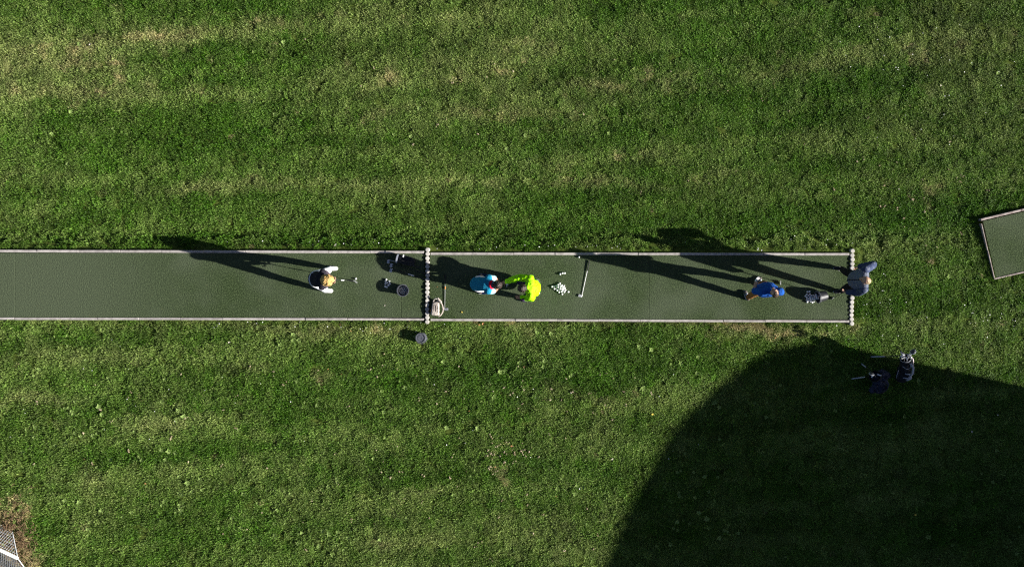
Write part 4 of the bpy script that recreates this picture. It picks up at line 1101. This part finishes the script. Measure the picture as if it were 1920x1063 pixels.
# ------------------------------------------------------------------ stand bags on the grass
def stand_bag(base_px, top_px, ztop, leg_px, body, trim, label, towel=False, hood=False, r0=.125, r1=.125):
    b0 = g(*base_px); b0.z = hz(b0.x, b0.y)
    t0 = g(*top_px, ztop)
    e = empty('golf_bag', b0, 0, label, 'golf bag', 'golf bags')
    A_ = V3(0, 0, 0) ; B_ = t0 - b0
    ax_ = (B_ - A_).normalized(); L = (B_ - A_).length
    sd = ax_.cross(up).normalized(); fr = sd.cross(ax_).normalized()            # fr: upper side of the leaning bag
    A_ = fr * .06 + up * .06
    def at(t_, s_=0, f_=0): return A_ + ax_ * L * t_ + sd * s_ + fr * f_
    bm = bmesh.new(); tube(bm, [at(-.02), at(0), at(.25), at(.6), at(.93), at(.97)], [r0 * .9, r0, r0 * .97, r1 * .92, r1, r1 * 1.02], 20, True, (sd, 1.12)); from_bm('body', bm, M[body], e, True)
    bm = bmesh.new()
    tube(bm, [at(.94), at(1.02)], [r1 * 1.06, r1 * 1.10], 20, False, (sd, 1.12)); tube(bm, [at(.94), at(1.02)], [r1 * .92, r1 * .94], 20, False, (sd, 1.12)); cf = from_bm('cuff', bm, M['bag_black'], e, True)
    bm = bmesh.new(); tube(bm, [at(1.02) + (sd * 1.12 * math.cos(a) + fr * math.sin(a)) * r1 * 1.09 for a in np.linspace(0, 2 * math.pi, 29)], .0035, 6); from_bm('cuff_piping', bm, M['bag_trim' if towel else 'bag_black'], cf, True)
    bm = bmesh.new(); box(bm, at(.985), (.012, .22, .05), Matrix((fr, sd, ax_)).transposed()); box(bm, at(.98), (.2, .012, .05), Matrix((fr, sd, ax_)).transposed()); from_bm('divider', bm, M['rubber'], e)
    bm = bmesh.new(); tube(bm, [at(-.035), at(.05)], [r0 * 1.05, r0 * 1.07], 20, True, (sd, 1.12)); from_bm('base', bm, M['rubber'], e, True)
    bm = bmesh.new(); capsule(bm, at(.18, .02, .12), at(.50, .02, .11), .075, .07, (fr, .7)); remesh('pocket', bm, .01, 2, [(.05, .03)], M[body], e)
    bm = bmesh.new(); capsule(bm, at(.60, -.02, .11), at(.80, -.02, .11), .055, .05, (fr, .7)); remesh('pocket', bm, .01, 2, [(.05, .02)], M[body], e)
    for s_ in (-1, 1):
        bm = bmesh.new(); capsule(bm, at(.15, s_ * .14, .02), at(.62, s_ * .135, .02), .06, .05, (sd, .7)); remesh('side_pocket', bm, .01, 2, [(.05, .03)], M[body], e)
        bm = bmesh.new(); tube(bm, [at(.2, s_ * .185, .05), at(.35, s_ * .195, .06), at(.62, s_ * .17, .06)], .006, 6); from_bm('piping', bm, M[trim], e, True)
    bm = bmesh.new(); tube(bm, [at(.9, .06, .12), at(.75, .11, .19), at(.5, .10, .22), at(.3, .05, .20), at(.2, .0, .19)], .026, 8, True, (fr, .35)); from_bm('strap', bm, M['bag_trim' if towel else 'bag_navy'], e, True)
    bm = bmesh.new(); tube(bm, [at(.52, -.06, .16), at(.50, .0, .19), at(.46, .06, .18)], .012, 6); from_bm('zip_trim', bm, M[trim], e, True)
    bm = bmesh.new(); tube(bm, [at(.33, -.09, .16), at(.30, .0, .20), at(.27, .08, .17)], .014, 6); from_bm('zip_trim', bm, M[trim], e, True)
    if towel:
        bm = bmesh.new(); box(bm, at(.44, .06, .185), (.02, .07, .045), Matrix((fr, sd, ax_)).transposed()); bevel_all(bm, .006); from_bm('label_patch', bm, M['bag_trim'], e)
        bm = bmesh.new(); capsule(bm, at(.10, .05, .13), at(.16, .10, .14), .045, .05); remesh('ball_pouch', bm, .009, 2, [(.04, .02)], M['bag_trim'], e)
        bm = bmesh.new(); tube(bm, [at(.80, -.10, .08), at(.72, -.03, .15), at(.68, .06, .14), at(.72, .12, .06)], .008, 6); from_bm('zip_trim', bm, M[trim], e, True)
    for lp, thick, cover in leg_px:
        q = g(*lp); q.z = hz(q.x, q.y) + .01; q = q - b0
        h_ = at(.93, .05 if lp[1] < 690 else -.05, -.10)
        bm = bmesh.new(); tube(bm, [h_, q], .0075, 8); lg = from_bm('leg', bm, M['graphite'], e)
        if cover: bm = bmesh.new(); tube(bm, [h_.lerp(q, 1 - cover), q], thick, 8); from_bm('leg_sleeve', bm, M['bag_trim'], lg)  # reflection on the lower leg put in as a pale tube
        bm = bmesh.new(); ball(bm, q, .015); from_bm('foot', bm, M['rubber'], lg)
    if towel:
        bm = bmesh.new(); capsule(bm, at(.95, .15, .05), at(.62, .19, .03), .035, .055, (sd, .35)); remesh('towel', bm, .008, 2, [(.04, .03)], M['bag_towel'], e)
    if hood:
        bm = bmesh.new(); capsule(bm, at(.72, .19, -.04), at(.30, .23, -.02), .10, .13, (fr, .55)); capsule(bm, at(.35, -.17, -.02), at(.1, -.1, .0), .10, .09, (fr, .5)); capsule(bm, at(.80, .12, .05), at(.55, .24, .02), .06, .09, (fr, .5)); capsule(bm, at(.45, -.20, .0), at(.62, -.12, .05), .07, .05, (fr, .5)); remesh('rain_hood', bm, .011, 1, [(.11, .10), (.035, .03)], M[body], e)
    return e, b0, at, ax_, sd, fr
e, b0, at, ax_, sd, fr = stand_bag((1689, 704), (1693, 668), .52, [((1674, 638), .0078, 0), ((1635, 669.5), .014, .42)], 'bag_black', 'bag_trim', 'black stand bag with a pale towel, half in the sun at the shadow edge', True, False, .125, .105)
def bag_club(at_, s_, f_, ext, kind, label, toe, head_m=None):
    G_ = b0 + at_(.10, s_ * .6, f_ * .6); H_ = b0 + at_(1.0, s_, f_) + ax_ * ext
    club(G_, H_, toe, kind, label, 'steel', None, head_m, 'golf clubs in the stand bags')
bag_club(at, .055, .04, .30, 'wood', 'black driver with a pale rim standing highest in the sunlit stand bag', (sd * .9 + ax_ * .3), 'black_plastic')
bag_club(at, -.06, .03, .22, 'wood', 'dark fairway wood left of the driver in the sunlit stand bag', (-sd * .6 + ax_ * .6), 'black_plastic')
bag_club(at, .02, .06, .19, 'iron', 'bright iron beside the driver in the sunlit stand bag', (sd * .4 + fr), None)
bag_club(at, -.03, -.05, .10, 'iron', 'iron at the back of the sunlit stand bag', (-sd + fr * .3), None)
bag_club(at, .07, -.03, .06, 'iron', 'short iron by the towel of the sunlit stand bag', (sd + fr * .3), None)
bag_club(at, .0, .02, .08, 'iron', 'iron in the middle of the sunlit stand bag', (-sd * .3 + fr), None)
bag_club(at, -.075, .065, .20, 'iron', 'iron at the left rim of the sunlit stand bag, over the leg', (-sd + ax_ * .4), None)
e, b0, at, ax_, sd, fr = stand_bag((1648, 725), (1635, 702), .48, [((1617.5, 682), .013, .40), ((1598, 711), .014, .72)], 'bag_navy', 'bag_black', 'navy stand bag with a crumpled hood, fully in the shade of the hall', False, True, .12, .115)
bag_club(at, -.02, .03, .20, 'wood', 'driver with a pale outlined head in the shaded navy bag', (-sd * .7 + ax_ * .7), 'black_plastic')
bag_club(at, .05, .04, .07, 'iron', 'iron with a bright head in the shaded navy bag', (sd * .4 + fr), None)
bag_club(at, .0, -.04, .05, 'iron', 'iron at the back of the shaded navy bag', (-sd + fr * .3), None)

# ------------------------------------------------------------------ wire cage in the lower corner
c0 = g(34, 1046, .35); dirr = (g(0, 1030, .35) - g(34, 1046, .35)); dirr.z = 0; dirr.normalize()
nrm = Vector((-dirr.y, dirr.x, 0))
if nrm.y > 0: nrm = -nrm
gz = hz(c0.x, c0.y)
e = empty('mesh_cage', (c0.x, c0.y, gz), math.atan2(dirr.y, dirr.x), 'low wire mesh cage with a white ridge tube in the lower left corner', 'mesh cage')
HR, WD, LN = .42, .62, 2.4
sgn = 1 if (Matrix.Rotation(-math.atan2(dirr.y, dirr.x), 3, 'Z') @ nrm).y > 0 else -1
bm = bmesh.new(); tube(bm, [(0, 0, HR), (LN, 0, HR)], .032, 12); from_bm('ridge_tube', bm, M['white_tube'], e, True)
for s_ in (-1, 1):
    bm = bmesh.new()
    upper = s_ * sgn < 0
    skew, wd_, nl = (1.7, .34, 7) if upper else (-.9, .62, 12)
    zr = HR - .02
    for k in range(1, nl + 1):
        f_ = k / nl
        tube(bm, [(skew * wd_ * f_, s_ * wd_ * f_, zr * (1 - f_)), (LN, s_ * wd_ * f_, zr * (1 - f_))], .005, 5)
    x0 = -wd_ * .9 if not upper else .03
    while x0 < LN:
        f1 = 1.0; fa = .04
        if upper: f1 = min(1.0, max(0.05, x0 / (skew * wd_)))
        elif x0 < 0: fa = min(.96, -x0 / (.9 * wd_))
        tube(bm, [(x0, s_ * wd_ * fa, zr * (1 - fa)), (x0, s_ * wd_ * f1, zr * (1 - f1))], .0045, 5)
        x0 += .055
    from_bm('wire_panel', bm, M['galvanised'], e)
    bm = bmesh.new(); tube(bm, [(0, 0, HR), (skew * wd_, s_ * wd_, 0)], .009, 6); from_bm('end_rod', bm, M['white_tube'], e)
bm = bmesh.new(); tube(bm, [(1.6, 0, -.02), (1.6, 0, HR - .01)], .018, 8); from_bm('post', bm, M['white_tube'], e)
# dry stems and twigs round the cage
bm = bmesh.new(); rg = random.Random(4)
for k in range(520):
    q = g(rg.gauss(26, 20), rg.gauss(1012, 34)); z0 = hz(q.x, q.y) + rg.uniform(.02, .08); a = rg.uniform(0, 6.28); L = rg.uniform(.05, .16)
    tube(bm, [(q.x, q.y, z0), (q.x + L * .5 * math.cos(a), q.y + L * .5 * math.sin(a), z0 + rg.uniform(.0, .05)), (q.x + L * math.cos(a + .4), q.y + L * math.sin(a + .4), z0 + rg.uniform(-.02, .04))], [.006, .005, .003], 4)
props(from_bm('dry_stems', bm, M['twig']), 'brown dry stems around the wire cage', 'dry stems', None, 'stuff')
